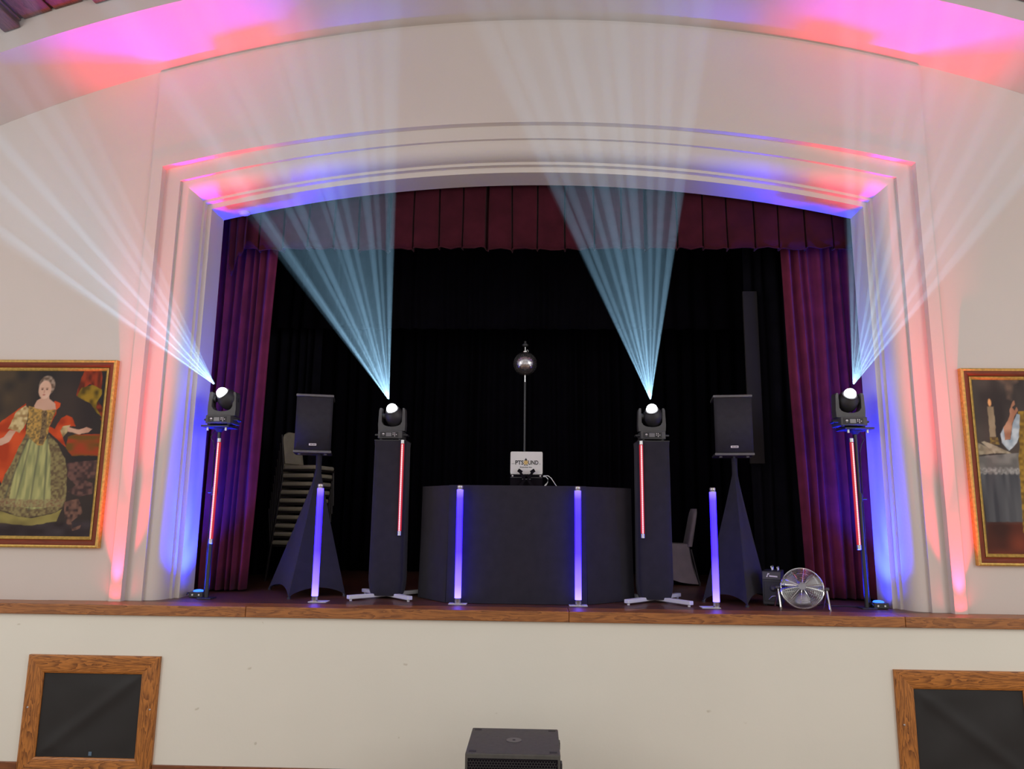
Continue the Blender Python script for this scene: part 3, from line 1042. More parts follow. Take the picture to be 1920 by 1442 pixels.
# laptop on its stand on the booth, with the case behind
t = thing('laptop_case', 'low black flight case standing on the DJ booth under the laptop', 'case', (-0.047, 1.12, S + 1.016))
MB().box((0, 0, 0.073), (0.318, 0.24, 0.145), 0.006).build('body', 'matte', t, smooth=False)
MB().box((0, -0.121, 0.118), (0.312, 0.004, 0.006)).build('lid_seam', 'case2', t, smooth=False)
for sx in (-1, 1):
    for z in (0.030, 0.134):
        q = Matrix.Rotation(math.pi / 2, 4, 'X')
        q.translation = (sx * 0.136, -0.119, z)
        MB().lathe([(0.0095, 0), (0.0095, 0.004), (0.005, 0.008)], 12, q).build('corner_stud', 'badge', t)
t = thing('laptop', 'open white laptop with round-hatted logo on its lid', 'laptop', (-0.047, 1.06, S + 1.163))
tilt = -0.10
poly = []
W, H, R = 0.158, 0.222, 0.014
for cx, cz, a0 in ((W - R, H - R, 0), (-W + R, H - R, 90), (-W + R, R, 180), (W - R, R, 270)):
    for k in range(6):
        a = math.radians(a0 + k * 18)
        poly.append((cx + R * math.cos(a), cz + R * math.sin(a)))
lid = MB().prism(poly, -0.004, 0.004).build('lid', 'laptop', t, (0, -0.068, 0.004), (tilt, 0, 0), smooth=False)
MB().box((0, 0.045, 0.004), (0.312, 0.21, 0.016), 0.004).build('keyboard_base', 'laptop', t, (0, 0, 0.004), smooth=False)
text_fit('lettering', 'PTS', -0.110, -0.028, 0.094, -0.0052, 'ink', lid, 0.041, 0.026)
text_fit('lettering', 'UND', 0.016, 0.117, 0.094, -0.0052, 'ink', lid, 0.041, 0.026)
text_fit('lettering', 'www.', -0.147, -0.114, 0.098, -0.0052, 'inkgrey', lid, 0.007)
text_fit('lettering', '.eu', 0.121, 0.138, 0.096, -0.0052, 'inkgrey', lid, 0.008)
text_fit('lettering', 'discjockey duo', -0.066, 0.054, 0.062, -0.0052, 'ink', lid, 0.013, 0.02)
q = Matrix.Rotation(math.pi / 2, 4, 'X')
q.translation = (-0.006, -0.004, 0.1145)
MB().lathe([(0.0215, 0), (0.0215, 0.0018)], 28, q).build('emblem_disc', 'gold_ink', lid)
MB().tube([(-0.006 + 0.0135 * math.cos(a), -0.006, 0.1145 + 0.0135 * math.sin(a)) for a in [k * math.pi / 9 for k in range(18)]], 0.0012, 4, True).build('emblem_ring', 'inkgrey', lid)
MB().prism([(-0.023, 0.133), (0.010, 0.133), (0.006, 0.139), (-0.001, 0.152), (-0.006, 0.158), (-0.011, 0.152), (-0.018, 0.139)], -0.0060, -0.004).build('emblem_hat', 'ink', lid, smooth=False)
MB().prism([(-0.023, 0.082), (-0.007, 0.088), (-0.005, 0.088), (0.011, 0.082), (0.011, 0.096), (-0.005, 0.090), (-0.007, 0.090), (-0.023, 0.096)], -0.0060, -0.004).build('emblem_bow', 'ink', lid, smooth=False)
t = thing('laptop_stand', 'black crossed-arm laptop stand in front of the flight case', 'laptop stand', (-0.047, 0.955, S + 1.016))
for sx in (-1, 1):
    MB().box((0, 0, 0), (0.026, 0.014, 0.165), 0.003, Matrix.Rotation(sx * -0.62, 3, 'Y')).build('arm', 'matte', t, (sx * 0.030, 0.0, 0.075), smooth=False)
    MB().box((0, 0, 0), (0.046, 0.016, 0.034), 0.003, Matrix.Rotation(sx * 0.6, 3, 'Y')).build('hook', 'matte', t, (sx * -0.062, -0.010, 0.176), smooth=False)
    MB().box((0, 0, 0), (0.024, 0.012, 0.105), 0.003, Matrix.Rotation(sx * 0.55, 3, 'Y')).build('upper_arm', 'matte', t, (sx * 0.040, -0.006, 0.135), smooth=False)
    MB().box((sx * 0.07, 0.0, 0.006), (0.045, 0.09, 0.012), 0.003).build('foot', 'case', t, smooth=False)
MB().box((0, -0.008, 0.100), (0.085, 0.006, 0.005)).build('crossbar', 'trimgrey', t, smooth=False)
tag(MB().tube([(0.118, 1.02, S + 1.152), (0.135, 1.01, S + 1.154), (0.165, 1.0, S + 1.153), (0.195, 0.99, S + 1.130), (0.222, 0.99, S + 1.09), (0.25, 1.0, S + 1.05), (0.27, 1.02, S + 1.020)], 0.0042, 8).build('charger_cable', 'white_cable'),
    'thin white cable looping down from the laptop, longer of the two', 'cable')
tag(MB().tube([(0.118, 1.0, S + 1.144), (0.145, 0.99, S + 1.142), (0.165, 0.985, S + 1.120), (0.162, 0.985, S + 1.09), (0.150, 0.985, S + 1.072)], 0.004, 8).tube([(0.151, 0.985, S + 1.074), (0.128, 0.985, S + 1.045)], 0.0075, 8).build('usb_cable', 'white_cable'),
    'short white plug cable curling beside the laptop', 'cable')


# ------------------------------------------------------------------ mirror ball on its pole
t = thing('mirror_ball_stand', 'mirror ball on a tall thin pole behind the DJ booth', 'mirror ball', (-0.078, 1.6, S))
MB().cyl((0, 0, 0.02), (0, 0, 2.19), 0.013).build('pole', 'polemetal', t)
MB().lathe([(0.16, 0.0), (0.16, 0.012), (0.03, 0.03), (0.016, 0.06)], 28).build('foot_plate', 'polemetal', t)
MB().lathe([(0.009, 2.18), (0.009, 2.27)], 12).build('spigot', 'chrome', t)
R = 0.13
zc = 2.393
core = MB().lathe([(0.126 * math.sin(math.pi * k / 16) + 1e-4, zc - 0.126 * math.cos(math.pi * k / 16)) for k in range(17)], 32).build('ball', 'case', t)
mb = MB()
nr = 26
for j in range(nr):
    a0, a1 = math.pi * (j + 0.06) / nr, math.pi * (j + 0.94) / nr
    n = max(6, int(round(2 * math.pi * math.sin((a0 + a1) / 2) * R / 0.0155)))
    for k in range(n):
        b0, b1 = 2 * math.pi * (k + 0.05) / n, 2 * math.pi * (k + 0.95) / n
        mb.bm.faces.new([mb.bm.verts.new((R * math.sin(a) * math.cos(b), R * math.sin(a) * math.sin(b), zc - R * math.cos(a))) for a, b in ((a0, b0), (a0, b1), (a1, b1), (a1, b0))])
o = mb.build('mirror_tiles', 'mirror', core, smooth=False)
o['kind'] = 'stuff'
MB().lathe([(0.03, zc + 0.122), (0.03, zc + 0.135), (0.008, zc + 0.138), (0.008, zc + 0.19)], 16).build('top_cap', 'chrome', t)
MB().lathe([(0.012, zc + 0.185), (0.034, zc + 0.195), (0.034, zc + 0.215), (0.015, zc + 0.225), (0.012, zc + 0.25)], 16).build('motor', 'case', t)
MB().tube([(0.024 + 0.010 * math.cos(a), 0, zc + 0.142 + 0.012 * math.sin(a)) for a in [k * math.pi / 7 for k in range(14)]], 0.002, 5, True).build('ring_hook', 'chrome', t)


# ------------------------------------------------------------------ fabric-covered columns
def column(label, x, y, h, arms):
    t = thing('lighting_column', label, 'column', (x, y, S), 0, 'fabric-covered lighting columns')
    rows = []
    n = 44
    for j in range(31):
        s = j / 30
        z = 0.03 + (h - 0.03) * s
        w = 0.158 - 0.008 * s
        if s < 0.10:
            w *= 0.84 + 0.16 * math.sqrt(s / 0.10)
        if s > 0.985:
            w += 0.004
        ring = []
        for k in range(n):
            a = 2 * math.pi * k / n
            c, q = math.cos(a), math.sin(a)
            m = (abs(c) ** 10 + abs(q) ** 10) ** (-0.1)
            r = w * m * (1 + (0.014 * math.sin(s * 190 + 2 * math.sin(3 * a)) if s < 0.10 else 0))
            ring.append((r * c, r * q, z))
        rows.append(ring)
    mb = MB().loft(rows, closed=True)
    mb.bm.verts.ensure_lookup_table()
    mb.bm.faces.new([mb.bm.verts[i] for i in range(n)][::-1])
    mb.bm.faces.new([mb.bm.verts[30 * n + i] for i in range(n)])
    mb.build('cover', 'spandex', t, angle=50)
    MB().box((0, 0, h + 0.005), (0.30, 0.30, 0.012), 0.003).build('top_plate', 'case', t, smooth=False)
    for ax, ay in arms:
        d = Vector((ax - x, ay - y))
        L = d.length
        q = rz_(math.atan2(d.y, d.x))
        c = q @ Vector((L / 2, 0, 0.032))
        MB().box(c, (L, 0.05, 0.034), 0.004, q).build('foot_arm', 'white', t, smooth=False)
        e = q @ Vector((L - 0.03, 0, 0.0))
        MB().cyl((e.x, e.y, 0.0), (e.x, e.y, 0.018), 0.012).build('foot_pad', 'white', t)
    return t


column('black fabric-covered column left of the DJ booth', -1.335, 0.80, 1.452, [(-1.63, 0.50), (-1.07, 0.50), (-1.63, 1.12), (-1.05, 1.10)])
column('black fabric-covered column right of the DJ booth', 1.145, 0.80, 1.462, [(0.85, 0.49), (1.41, 0.43), (0.86, 1.10), (1.43, 1.12)])


# ------------------------------------------------------------------ light stands
def light_stand(label, x, y, h, side):
    t = thing('light_stand', label, 'light stand', (x, y, S), 0, 'slim light stands')
    MB().cyl((0, 0, 0.01), (0, 0, 0.95), 0.019).build('lower_pole', 'polemetal', t)
    MB().cyl((0, 0, 0.93), (0, 0, h), 0.015).build('upper_pole', 'polemetal', t)
    MB().lathe([(0.024, 0.92), (0.026, 0.94), (0.026, 0.98), (0.02, 1.0)], 16).build('collar', 'case', t)
    MB().cyl((0.02 * side, 0, 0.95), (0.06 * side, 0, 0.95), 0.009).build('clamp_knob', 'case', t)
    MB().box((0, 0, 0.006), (0.13, 0.13, 0.012), 0.003).build('base_plate', 'case', t, smooth=False)
    MB().box((0, 0, h + 0.008), (0.26, 0.22, 0.016), 0.003).build('mount_plate', 'case', t, smooth=False)
    MB().lathe([(0.02, h - 0.04), (0.05, h - 0.005), (0.05, h)], 16).build('mount_flange', 'case', t)
    for sx in (-1, 1):
        MB().cyl((sx * 0.085, -0.06, h - 0.030), (sx * 0.085, -0.06, h), 0.011).build('plate_bolt', 'silver', t)
    MB().tube([(0.05 * side, 0.02, h - 0.02), (0.075 * side, 0.0, h - 0.08), (0.045 * side, -0.01, h - 0.13), (0.03 * side, 0.0, h - 0.2), (0.026 * side, 0.0, 0.6), (0.03 * side, 0.01, 0.2), (0.04 * side, 0.03, 0.02)], 0.005, 6).build('cable', 'cable', t)
    return t


light_stand('slim black light stand beside the left proscenium edge', -2.915, 0.50, 1.545, -1)
light_stand('slim black light stand beside the right proscenium edge', 2.945, 0.50, 1.565, 1)


# ------------------------------------------------------------------ moving-head beam lights
def emblem(parent, x, z, y):
    MB().prism([(x + 0.011 * math.cos(a), z + 0.002 + 0.011 * math.sin(a)) for a in [k * math.pi / 8 for k in range(9)]], y, y - 0.001).build('logo_dome', 'badge', parent, smooth=False)
    MB().prism([(x - 0.009, z - 0.002), (x + 0.009, z - 0.002), (x + 0.006, z - 0.010), (x, z - 0.013), (x - 0.006, z - 0.010)], y, y - 0.001).build('logo_shield', 'trimgrey', parent, smooth=False)


def moving_head(label, x, y, z, axis, lens_h=0.30):
    t = thing('moving_head_light', label, 'stage light', (x, y, S + z), 0, 'moving-head beam lights')
    b = MB().box((0, 0, 0.048), (0.235, 0.22, 0.078), 0.008, seg=2).build('base', 'case2', t)
    MB().box((-0.008, -0.111, 0.048), (0.175, 0.003, 0.052), 0.001).build('control_panel', 'ink', b, smooth=False)
    MB().box((-0.012, -0.1135, 0.048), (0.052, 0.002, 0.036)).build('display', 'screen', b, smooth=False)
    for bx, bz in ((0.030, 0.062), (0.046, 0.048), (0.062, 0.048), (0.046, 0.062), (0.046, 0.034), (0.030, 0.048)):
        MB().cyl((bx, -0.112, bz), (bx, -0.1155, bz), 0.0042, n=10).build('button', 'badge', b)
    emblem(b, -0.064, 0.048, -0.1125)
    for sx in (-1, 1):
        MB().tube([(sx * 0.116, -0.05, 0.05), (sx * 0.150, -0.045, 0.05), (sx * 0.150, 0.045, 0.05), (sx * 0.116, 0.05, 0.05)], 0.010, 8).build('handle', 'case', b)
        for sy in (-1, 1):
            MB().cyl((sx * 0.09, sy * 0.08, 0.0), (sx * 0.09, sy * 0.08, 0.012), 0.014).build('rubber_foot', 'case', b)
    # yoke
    w, ti, h0, h1 = 0.128, 0.026, 0.090, lens_h + 0.012
    poly = [(-w, h0), (w, h0), (w + 0.004, h0 + 0.06), (w - 0.002, h1 - 0.02), (w - 0.010, h1), (w - ti, h1), (w - ti - 0.004, h0 + 0.085)]
    for k in range(9):
        a = math.pi * k / 8
        poly.append(((w - ti - 0.012) * math.cos(a), h0 + 0.075 - 0.035 * math.sin(a)))
    poly += [(-w + ti + 0.004, h0 + 0.085), (-w + ti, h1), (-w + 0.010, h1), (-w + 0.002, h1 - 0.02), (-w - 0.004, h0 + 0.06)]
    MB().prism(poly, -0.05, 0.05).build('yoke', 'case2', t, smooth=False)
    # head, pointing along its beam
    ax = Vector(axis).normalized()
    lens_p = Vector((0.0, -0.06, lens_h))
    piv = lens_p - ax * 0.085
    q = ax.to_track_quat('Z', 'Y').to_matrix().to_4x4()
    q.translation = piv
    hd = MB().lathe([(0.030, -0.095), (0.062, -0.085), (0.084, -0.05), (0.092, 0.0), (0.088, 0.04), (0.070, 0.062), (0.066, 0.074)], 28, q).build('head', 'case', t)
    MB().lathe([(0.050, 0.070), (0.062, 0.072), (0.064, 0.080), (0.052, 0.082)], 28, q).build('lens_ring', 'case2', hd)
    MB().lathe([(0.052 * math.cos(a), 0.088 + 0.050 * math.sin(a)) for a in [-0.35 + (math.pi / 2 + 0.30) * k / 10 for k in range(11)]], 28, q).build('lens', 'lens', hd)
    for sx in (-1, 1):
        MB().cyl((sx * 0.075, piv.y, piv.z), (sx * 0.106, piv.y, piv.z), 0.03).build('pivot', 'case', t)
    return Vector((x, y, S + z)) + lens_p + ax * 0.10, ax


def mid(a, b):
    return (Vector(a).normalized() + Vector(b).normalized()).normalized()


DIRS = dict(oL=((-0.68, -0.54, 0.49), (-0.10, -0.76, 0.64)), iL=((-0.48, -0.59, 0.65), (0.13, -0.65, 0.74)),
            iR=((-0.44, -0.61, 0.67), (0.05, -0.67, 0.74)), oR=((-0.24, -0.60, 0.76), (0.22, -0.84, 0.49)))
HEADS = {}
for key, lab, x, y, z in (
        ('oL', 'lit moving-head light on the slim stand nearest the lady portrait', -2.884, 0.49, 1.566),
        ('iL', 'lit moving-head light on the column left of the DJ booth', -1.350, 0.82, 1.470),
        ('iR', 'lit moving-head light on the column right of the DJ booth', 1.153, 0.82, 1.482),
        ('oR', 'lit moving-head light on the slim stand nearest the religious painting', 2.893, 0.49, 1.586)):
    HEADS[key] = moving_head(lab, x, y, z, mid(*DIRS[key]))


# ------------------------------------------------------------------ loudspeakers on covered tripod stands
def speaker(label, x, y, z, rz):
    t = thing('loudspeaker', label, 'loudspeaker', (x, y, S + z), rz, 'loudspeakers on stands')
    w, h, d = 0.352, 0.585, 0.34
    rows = []
    for zz in (0.018, h - 0.018):
        rows.append([(-w / 2, -d / 2, zz), (w / 2, -d / 2, zz), (w / 2 * 0.72, d / 2, zz), (-w / 2 * 0.72, d / 2, zz)])
    mb = MB().loft(rows, closed=True)
    mb.bm.verts.ensure_lookup_table()
    mb.bm.faces.new([mb.bm.verts[i] for i in (3, 2, 1, 0)])
    mb.bm.faces.new([mb.bm.verts[i] for i in (4, 5, 6, 7)])
    mb.build('cabinet', 'case', t, smooth=False)
    rows = []
    for zz in (0.03, h - 0.03):
        rows.append([(-w / 2 + w * k / 12, -d / 2 - 0.004 - 0.022 * (1 - (2 * k / 12 - 1) ** 2), zz) for k in range(13)])
    gr = MB().loft(rows).build('grille', 'grille', t, angle=80)
    gr.modifiers.new('thickness', 'SOLIDIFY').thickness = 0.003
    for zz in (0.0, h - 0.026):
        MB().box((0, -0.008, zz + 0.013), (w + 0.012, d + 0.03, 0.026), 0.006, seg=2).build('end_trim', 'trimgrey', t, smooth=False)
    bd = MB().box((0, -d / 2 - 0.028, 0.082), (0.072, 0.004, 0.022), 0.003).build('badge', 'badge', t, smooth=False)
    for bx, bw in ((-0.016, 0.008), (-0.004, 0.007), (0.012, 0.009), (0.024, 0.006)):
        MB().box((bx, -d / 2 - 0.0305, 0.082), (bw, 0.001, 0.010)).build('badge_mark', 'ink', bd, smooth=False)
    for sx in (-1, 1):
        MB().box((sx * 0.125, -d / 2 + 0.05, -0.008), (0.03, 0.03, 0.018), 0.004).build('foot', 'trimgrey', t, smooth=False)


def scrim(label, top, feet, h):
    cx, cy = top
    t = thing('speaker_stand', label, 'speaker stand', (cx, cy, S), 0, 'fabric-covered loudspeaker stands')
    F = [Vector((a - cx, b - cy)) for a, b in feet]
    N = 20
    base, cir = [], []
    for e in range(3):
        a, b = F[e], F[(e + 1) % 3]
        for k in range(N):
            u = k / N
            p = a.lerp(b, u)
            inw = 4 * u * (1 - u)
            p = p * (1 - 0.10 * inw)
            base.append((p.x, p.y, 0.012 + 0.075 * inw ** 0.7))
    ang0 = [math.atan2(p[1], p[0]) for p in base]
    cir = [(0.030 * math.cos(a), 0.030 * math.sin(a), h - 0.16) for a in ang0]
    rows = [[(p[0] * 1.05, p[1] * 1.05, h) for p in cir], [(p[0] * 0.95, p[1] * 0.95, h - 0.08) for p in cir]]
    for j in range(15):
        s = (j / 14)
        rows.append([(c[0] + (b[0] - c[0]) * s ** 1.06, c[1] + (b[1] - c[1]) * s ** 1.06, c[2] + (b[2] - c[2]) * s) for c, b in zip(cir, base)])
    MB().loft(rows, closed=True).build('fabric_cover', 'spandex', t, angle=25)
    MB().cyl((0, 0, 0.25), (0, 0, h + 0.03), 0.017).build('pole', 'polemetal', t)
    for p in F:
        MB().cyl((p.x * 0.97, p.y * 0.97, 0.012), (0, 0, 0.55), 0.011).build('leg', 'polemetal', t)
        MB().cyl((p.x * 0.97, p.y * 0.97, 0.0), (p.x * 0.97, p.y * 0.97, 0.016), 0.018).build('rubber_foot', 'case', t)


speaker('black loudspeaker on covered stand beside the stacked chairs', -2.20, 1.10, 1.352, 0.24)
scrim('black fabric-covered tripod stand beside the stacked chairs', (-2.118, 1.04), [(-2.19, 0.56), (-1.745, 0.86), (-2.66, 1.36)], 1.345)
speaker('black loudspeaker on covered stand near the covered chair', 1.965, 1.00, 1.352, -0.15)
scrim('black fabric-covered tripod stand near the covered chair', (1.965, 0.96), [(1.585, 0.80), (1.90, 0.46), (2.26, 1.02)], 1.335)


# ------------------------------------------------------------------ stack of banquet chairs
def banquet_chair(name):
    t = thing(name, '', 'chair', (0, 0, 0))
    # faces +x; seat top at 0.46
    mb = MB()
    mb.box((0.0, 0, 0.43), (0.41, 0.43, 0.048), 0.018, seg=3)
    mb.build('seat', 'cream', t)
    MB().box((0.0, 0, 0.395), (0.43, 0.42, 0.025), 0.004).build('seat_frame', 'frame_dark', t, smooth=False)
    rows = []
    for j in range(12):
        s = j / 11
        zz = 0.475 + 0.375 * s
        wd = 0.19 * (1 - 0.05 * s) * (1 if s < 0.7 else math.sqrt(max(0.02, 1 - ((s - 0.7) / 0.305) ** 2)) * 0.75 + 0.25)
        xo = -0.205 - 0.07 * s
        ring = []
        for k in range(20):
            a = 2 * math.pi * k / 20
            c, q = math.cos(a), math.sin(a)
            ring.append((xo + 0.024 * c, wd * math.copysign(abs(q) ** 0.5, q), zz))
        rows.append(ring)
    mb = MB().loft(rows, closed=True)
    mb.bm.verts.ensure_lookup_table()
    mb.bm.faces.new([mb.bm.verts[i] for i in range(20)])
    mb.bm.faces.new([mb.bm.verts[11 * 20 + i] for i in range(20)])
    mb.build('backrest', 'cream', t)
    for sy in (-1, 1):
        MB().tube([(0.20, sy * 0.20, 0.39), (0.215, sy * 0.205, 0.0)], 0.013, 8).build('leg', 'frame_dark', t)
        MB().tube([(-0.275, sy * 0.185, 0.81), (-0.225, sy * 0.20, 0.46), (-0.215, sy * 0.205, 0.30), (-0.25, sy * 0.205, 0.0)], 0.013, 8).build('leg', 'frame_dark', t)
    return t


NCH = 10
base = banquet_chair('banquet_chair')
ORD = ['lowest', 'second lowest', 'third lowest', 'fourth lowest', 'fifth lowest', 'fifth from top', 'fourth from top', 'third from top', 'second from top', 'topmost']
for i in range(NCH):
    o = base if i == 0 else copy_tree(base)
    o.location = (-2.715 + 0.012 * i, 2.36 - 0.004 * i, S + 0.0945 * i - 0.055 * 0)
    o.rotation_euler = (0, 0, math.radians(-15))
    tag(o, 'cream-seated dark-framed banquet chair, %s in the stack behind the left loudspeaker' % ORD[i], 'chair', 'banquet chairs in the stack')

# chair under a stretch cover behind the right column
t = thing('covered_chair', 'banquet chair under a mauve-grey stretch cover, seen side-on', 'chair', (1.62, 2.65, S), math.radians(176))
N = 24


def rring(cx, hx, hy, z, p=6, zf=0.0):
    out = []
    for k in range(N):
        a = 2 * math.pi * k / N
        c, q = math.cos(a), math.sin(a)
        m = (abs(c) ** p + abs(q) ** p) ** (-1 / p)
        out.append((cx + hx * m * c, hy * m * q, z + zf * c * m))
    return out


rows = []
for s, hx, hy, cx in ((0.0, 0.325, 0.27, 0.0), (0.25, 0.275, 0.235, 0.005), (0.5, 0.252, 0.222, 0.012), (0.8, 0.238, 0.215, 0.018), (0.97, 0.232, 0.212, 0.02), (1.0, 0.222, 0.202, 0.02)):
    rr = rring(cx, hx, hy, 0.03 + 0.43 * s, 8, 0.0)
    if s == 0:
        rr = [(a, b, 0.012 + 0.05 * (1 - min(1, (abs(a) * abs(b)) / (0.325 * 0.27)) ** 0.5)) for a, b, c in rr]
    rows.append(rr)
mb = MB().loft(rows, closed=True)
mb.bm.verts.ensure_lookup_table()
mb.bm.faces.new([mb.bm.verts[5 * N + i] for i in range(N)])
mb.build('seat_cover', 'chair_cover', t, angle=50)
rows = []
for j in range(10):
    s = j / 9
    hx = 0.038 - 0.010 * s
    hy = 0.215 * (1 if s < 0.75 else math.sqrt(max(0.03, 1 - ((s - 0.75) / 0.255) ** 2)) * 0.6 + 0.4)
    rows.append(rring(-0.205 - 0.085 * s, hx, hy, 0.43 + 0.43 * s, 4))
mb = MB().loft(rows, closed=True)
mb.bm.verts.ensure_lookup_table()
mb.bm.faces.new([mb.bm.verts[9 * N + i] for i in range(N)])
mb.build('back_cover', 'chair_cover', t, angle=60)
for sx, sy in ((-1, -1), (-1, 1), (1, -1), (1, 1)):
    MB().cyl((sx * 0.30, sy * 0.245, 0.0), (sx * 0.22, sy * 0.19, 0.40), 0.012).build('leg', 'frame_dark', t)


# ------------------------------------------------------------------ floor fan
t = thing('floor_fan', 'chrome floor fan with round wire guard near the stage edge', 'fan', (2.365, 0.42, S))
face = Vector((-0.30, -0.90, 0.30)).normalized()
q = face.to_track_quat('Z', 'Y').to_matrix().to_4x4()
q.translation = (0, 0, 0.172)
RF = 0.172


def P(r, a, h):
    return q @ Vector((r * math.cos(a), r * math.sin(a), h))


def dome(r, front):
    u = r / RF
    return (0.055 * (1 - u ** 2.2) + 0.02) if front else -(0.05 * (1 - u ** 2.2) + 0.02)


for front in (True, False):
    mb = MB()
    for k in range(17 if front else 9):
        r = 0.035 + (RF - 0.035) * k / (16 if front else 8)
        mb.tube([P(r, 2 * math.pi * i / 40, dome(r, front)) for i in range(40)], 0.0015, 4, True)
    g = mb.build('front_guard' if front else 'rear_guard', 'chrome', t)
    g['kind'] = 'stuff'
    for s in range(10):
        a = 2 * math.pi * s / 10 + 0.2
        MB().tube([P(0.03 + (RF - 0.03) * j / 8, a, dome(0.03 + (RF - 0.03) * j / 8, front)) for j in range(9)], 0.0026, 5).build('spoke', 'chrome', g)
MB().tube([P(RF + 0.002, 2 * math.pi * i / 48, 0.0) for i in range(48)], 0.007, 6, True).build('rim', 'chrome', t)
MB().tube([P(RF, 2 * math.pi * i / 48, 0.02) for i in range(48)], 0.0035, 5, True).build('rim_wire', 'chrome', t)
MB().lathe([(0.001, 0.088), (0.030, 0.084), (0.034, 0.074), (0.034, 0.068)], 24, q).build('badge_cap', 'blade', t)
MB().lathe([(0.035, -0.11), (0.045, -0.09), (0.045, -0.01), (0.03, 0.0), (0.03, 0.035), (0.012, 0.045)], 24, q).build('motor', 'case2', t)
for s in range(3):
    a0 = 2 * math.pi * s / 3 + 0.5
    rows = []
    for j in range(8):
        r = 0.028 + 0.118 * j / 7
        sp = 0.42 + 0.16 * math.sin(math.pi * j / 7)
        rows.append([P(r, a0 + sp * (i / 6 - 0.5) * 2, 0.018 + 0.022 * (i / 6 - 0.5) * 2) for i in range(7)])
    o = MB().loft(rows).build('blade', 'blade', t)
    o.modifiers.new('thickness', 'SOLIDIFY').thickness = 0.002
sx_ = q.to_3x3() @ Vector((1, 0, 0))
sx_ = Vector((sx_.x, sx_.y, 0)).normalized()
for s in (-1, 1):
    p0 = Vector((0, 0, 0.172)) + sx_ * s * (RF + 0.012)
    MB().tube([p0, p0 + sx_ * s * 0.012, Vector((p0.x + sx_.x * s * 0.016, p0.y - 0.05, 0.008)), Vector((p0.x + sx_.x * s * 0.016, p0.y - 0.06, 0.007))], 0.0085, 8).build('stand_leg', 'chrome', t)
    MB().tube([p0 + sx_ * s * 0.012, Vector((p0.x + sx_.x * s * 0.016, p0.y + 0.10, 0.008))], 0.0085, 8).build('stand_leg', 'chrome', t)
    MB().cyl(p0 + sx_ * s * 0.004, p0 + sx_ * s * 0.034, 0.017, 0.013).build('tilt_knob', 'case2', t)

# ------------------------------------------------------------------ fog machine
t = thing('fog_machine', 'upright black fog machine with top handle behind the fan', 'fog machine', (2.215, 0.73, S), math.radians(-22))
mb = MB().box((0, 0.0, 0.155), (0.165, 0.30, 0.29), 0.008, seg=2)
mb.build('body', 'case', t, smooth=False)
MB().box((0, -0.153, 0.262), (0.156, 0.01, 0.066), 0.003).build('brand_panel', 'case2', t, smooth=False)
MB().prism([(-0.045, 0.250), (-0.030, 0.285), (-0.012, 0.280), (-0.030, 0.268), (-0.034, 0.250)], -0.160, -0.158).build('logo_swoosh', 'badge', t, smooth=False)
MB().prism([(-0.018, 0.254), (0.052, 0.250), (0.050, 0.262), (-0.020, 0.266)], -0.160, -0.158).build('logo_bar', 'badge', t, smooth=False)
MB().box((0, -0.150, 0.125), (0.135, 0.012, 0.17), 0.003).build('front_recess', 'ink', t, smooth=False)
qq = Matrix.Rotation(math.pi / 2, 4, 'X')
qq.translation = (0.01, -0.150, 0.155)
MB().lathe([(0.03, 0), (0.03, 0.012), (0.016, 0.03), (0.012, 0.036)], 20, qq).build('nozzle', 'case2', t)
MB().tube([(-0.03, -0.158, 0.055), (0.0, -0.166, 0.085), (0.045, -0.158, 0.09)], 0.004, 6).build('wire_loop', 'silver', t)
MB().tube([(-0.005, -0.05, 0.295), (-0.005, -0.05, 0.335), (-0.005, 0.06, 0.335), (-0.005, 0.06, 0.295)], 0.008, 8).build('handle', 'silver', t)
MB().tube([(0.045, -0.05, 0.295), (0.045, -0.05, 0.33), (0.045, 0.06, 0.33), (0.045, 0.06, 0.295)], 0.006, 8).build('handle', 'silver', t)
for sx in (-1, 1):
    for sy in (-1, 1):
        MB().cyl((sx * 0.06, sy * 0.11, 0.0), (sx * 0.06, sy * 0.11, 0.012), 0.012).build('rubber_foot', 'case', t)


# ------------------------------------------------------------------ floor uplights, soffit fitting, cable
def uplight(label, x, y, side):
    t = thing('floor_uplight', label, 'uplight', (x, y, S), 0, 'blue floor uplights')
    MB().box((0, 0, 0.028), (0.13, 0.11, 0.050), 0.006, seg=2).build('body', 'case', t, smooth=False)
    MB().lathe([(0.046, 0.052), (0.046, 0.058), (0.038, 0.066), (0.02, 0.070)], 24).build('lens', 'blue_led', t)
    MB().tube([(-0.075, 0, 0.02), (-0.078, 0, 0.04), (-0.078, -0.055, 0.044), (-0.075, -0.07, 0.03)], 0.006, 6).build('bracket', 'case', t)
    for sx in (-1, 1):
        MB().cyl((sx * 0.03, -0.054, 0.028), (sx * 0.03, -0.060, 0.028), 0.008).build('socket', 'silver', t)


uplight('small black floor uplight glowing blue beside the left light stand', -3.035, 0.60, -1)
uplight('small black floor uplight glowing blue beside the right light stand', 3.055, 0.52, 1)
t = thing('soffit_downlight', 'small round fitting under the arch above the left curtain', 'ceiling light', (-2.95, 0.755, arch_x(3.18, -2.95)))
MB().lathe([(0.062, 0.012), (0.062, -0.006), (0.052, -0.012), (0.040, -0.010)], 28).build('rim', 'white', t)
MB().lathe([(0.040, -0.010), (0.036, -0.020), (0.018, -0.028), (0.004, -0.030)], 24).build('glass_dome', 'white', t)
tag(MB().tube([(2.56, 0.62, S + 0.006), (2.62, 0.56, S + 0.03), (2.66, 0.60, S + 0.006), (2.80, 0.62, S + 0.006), (2.93, 0.56, S + 0.006)], 0.005, 6).build('power_cable', 'cable'),
    'thin black power cable running from fan to the right light stand', 'cable')


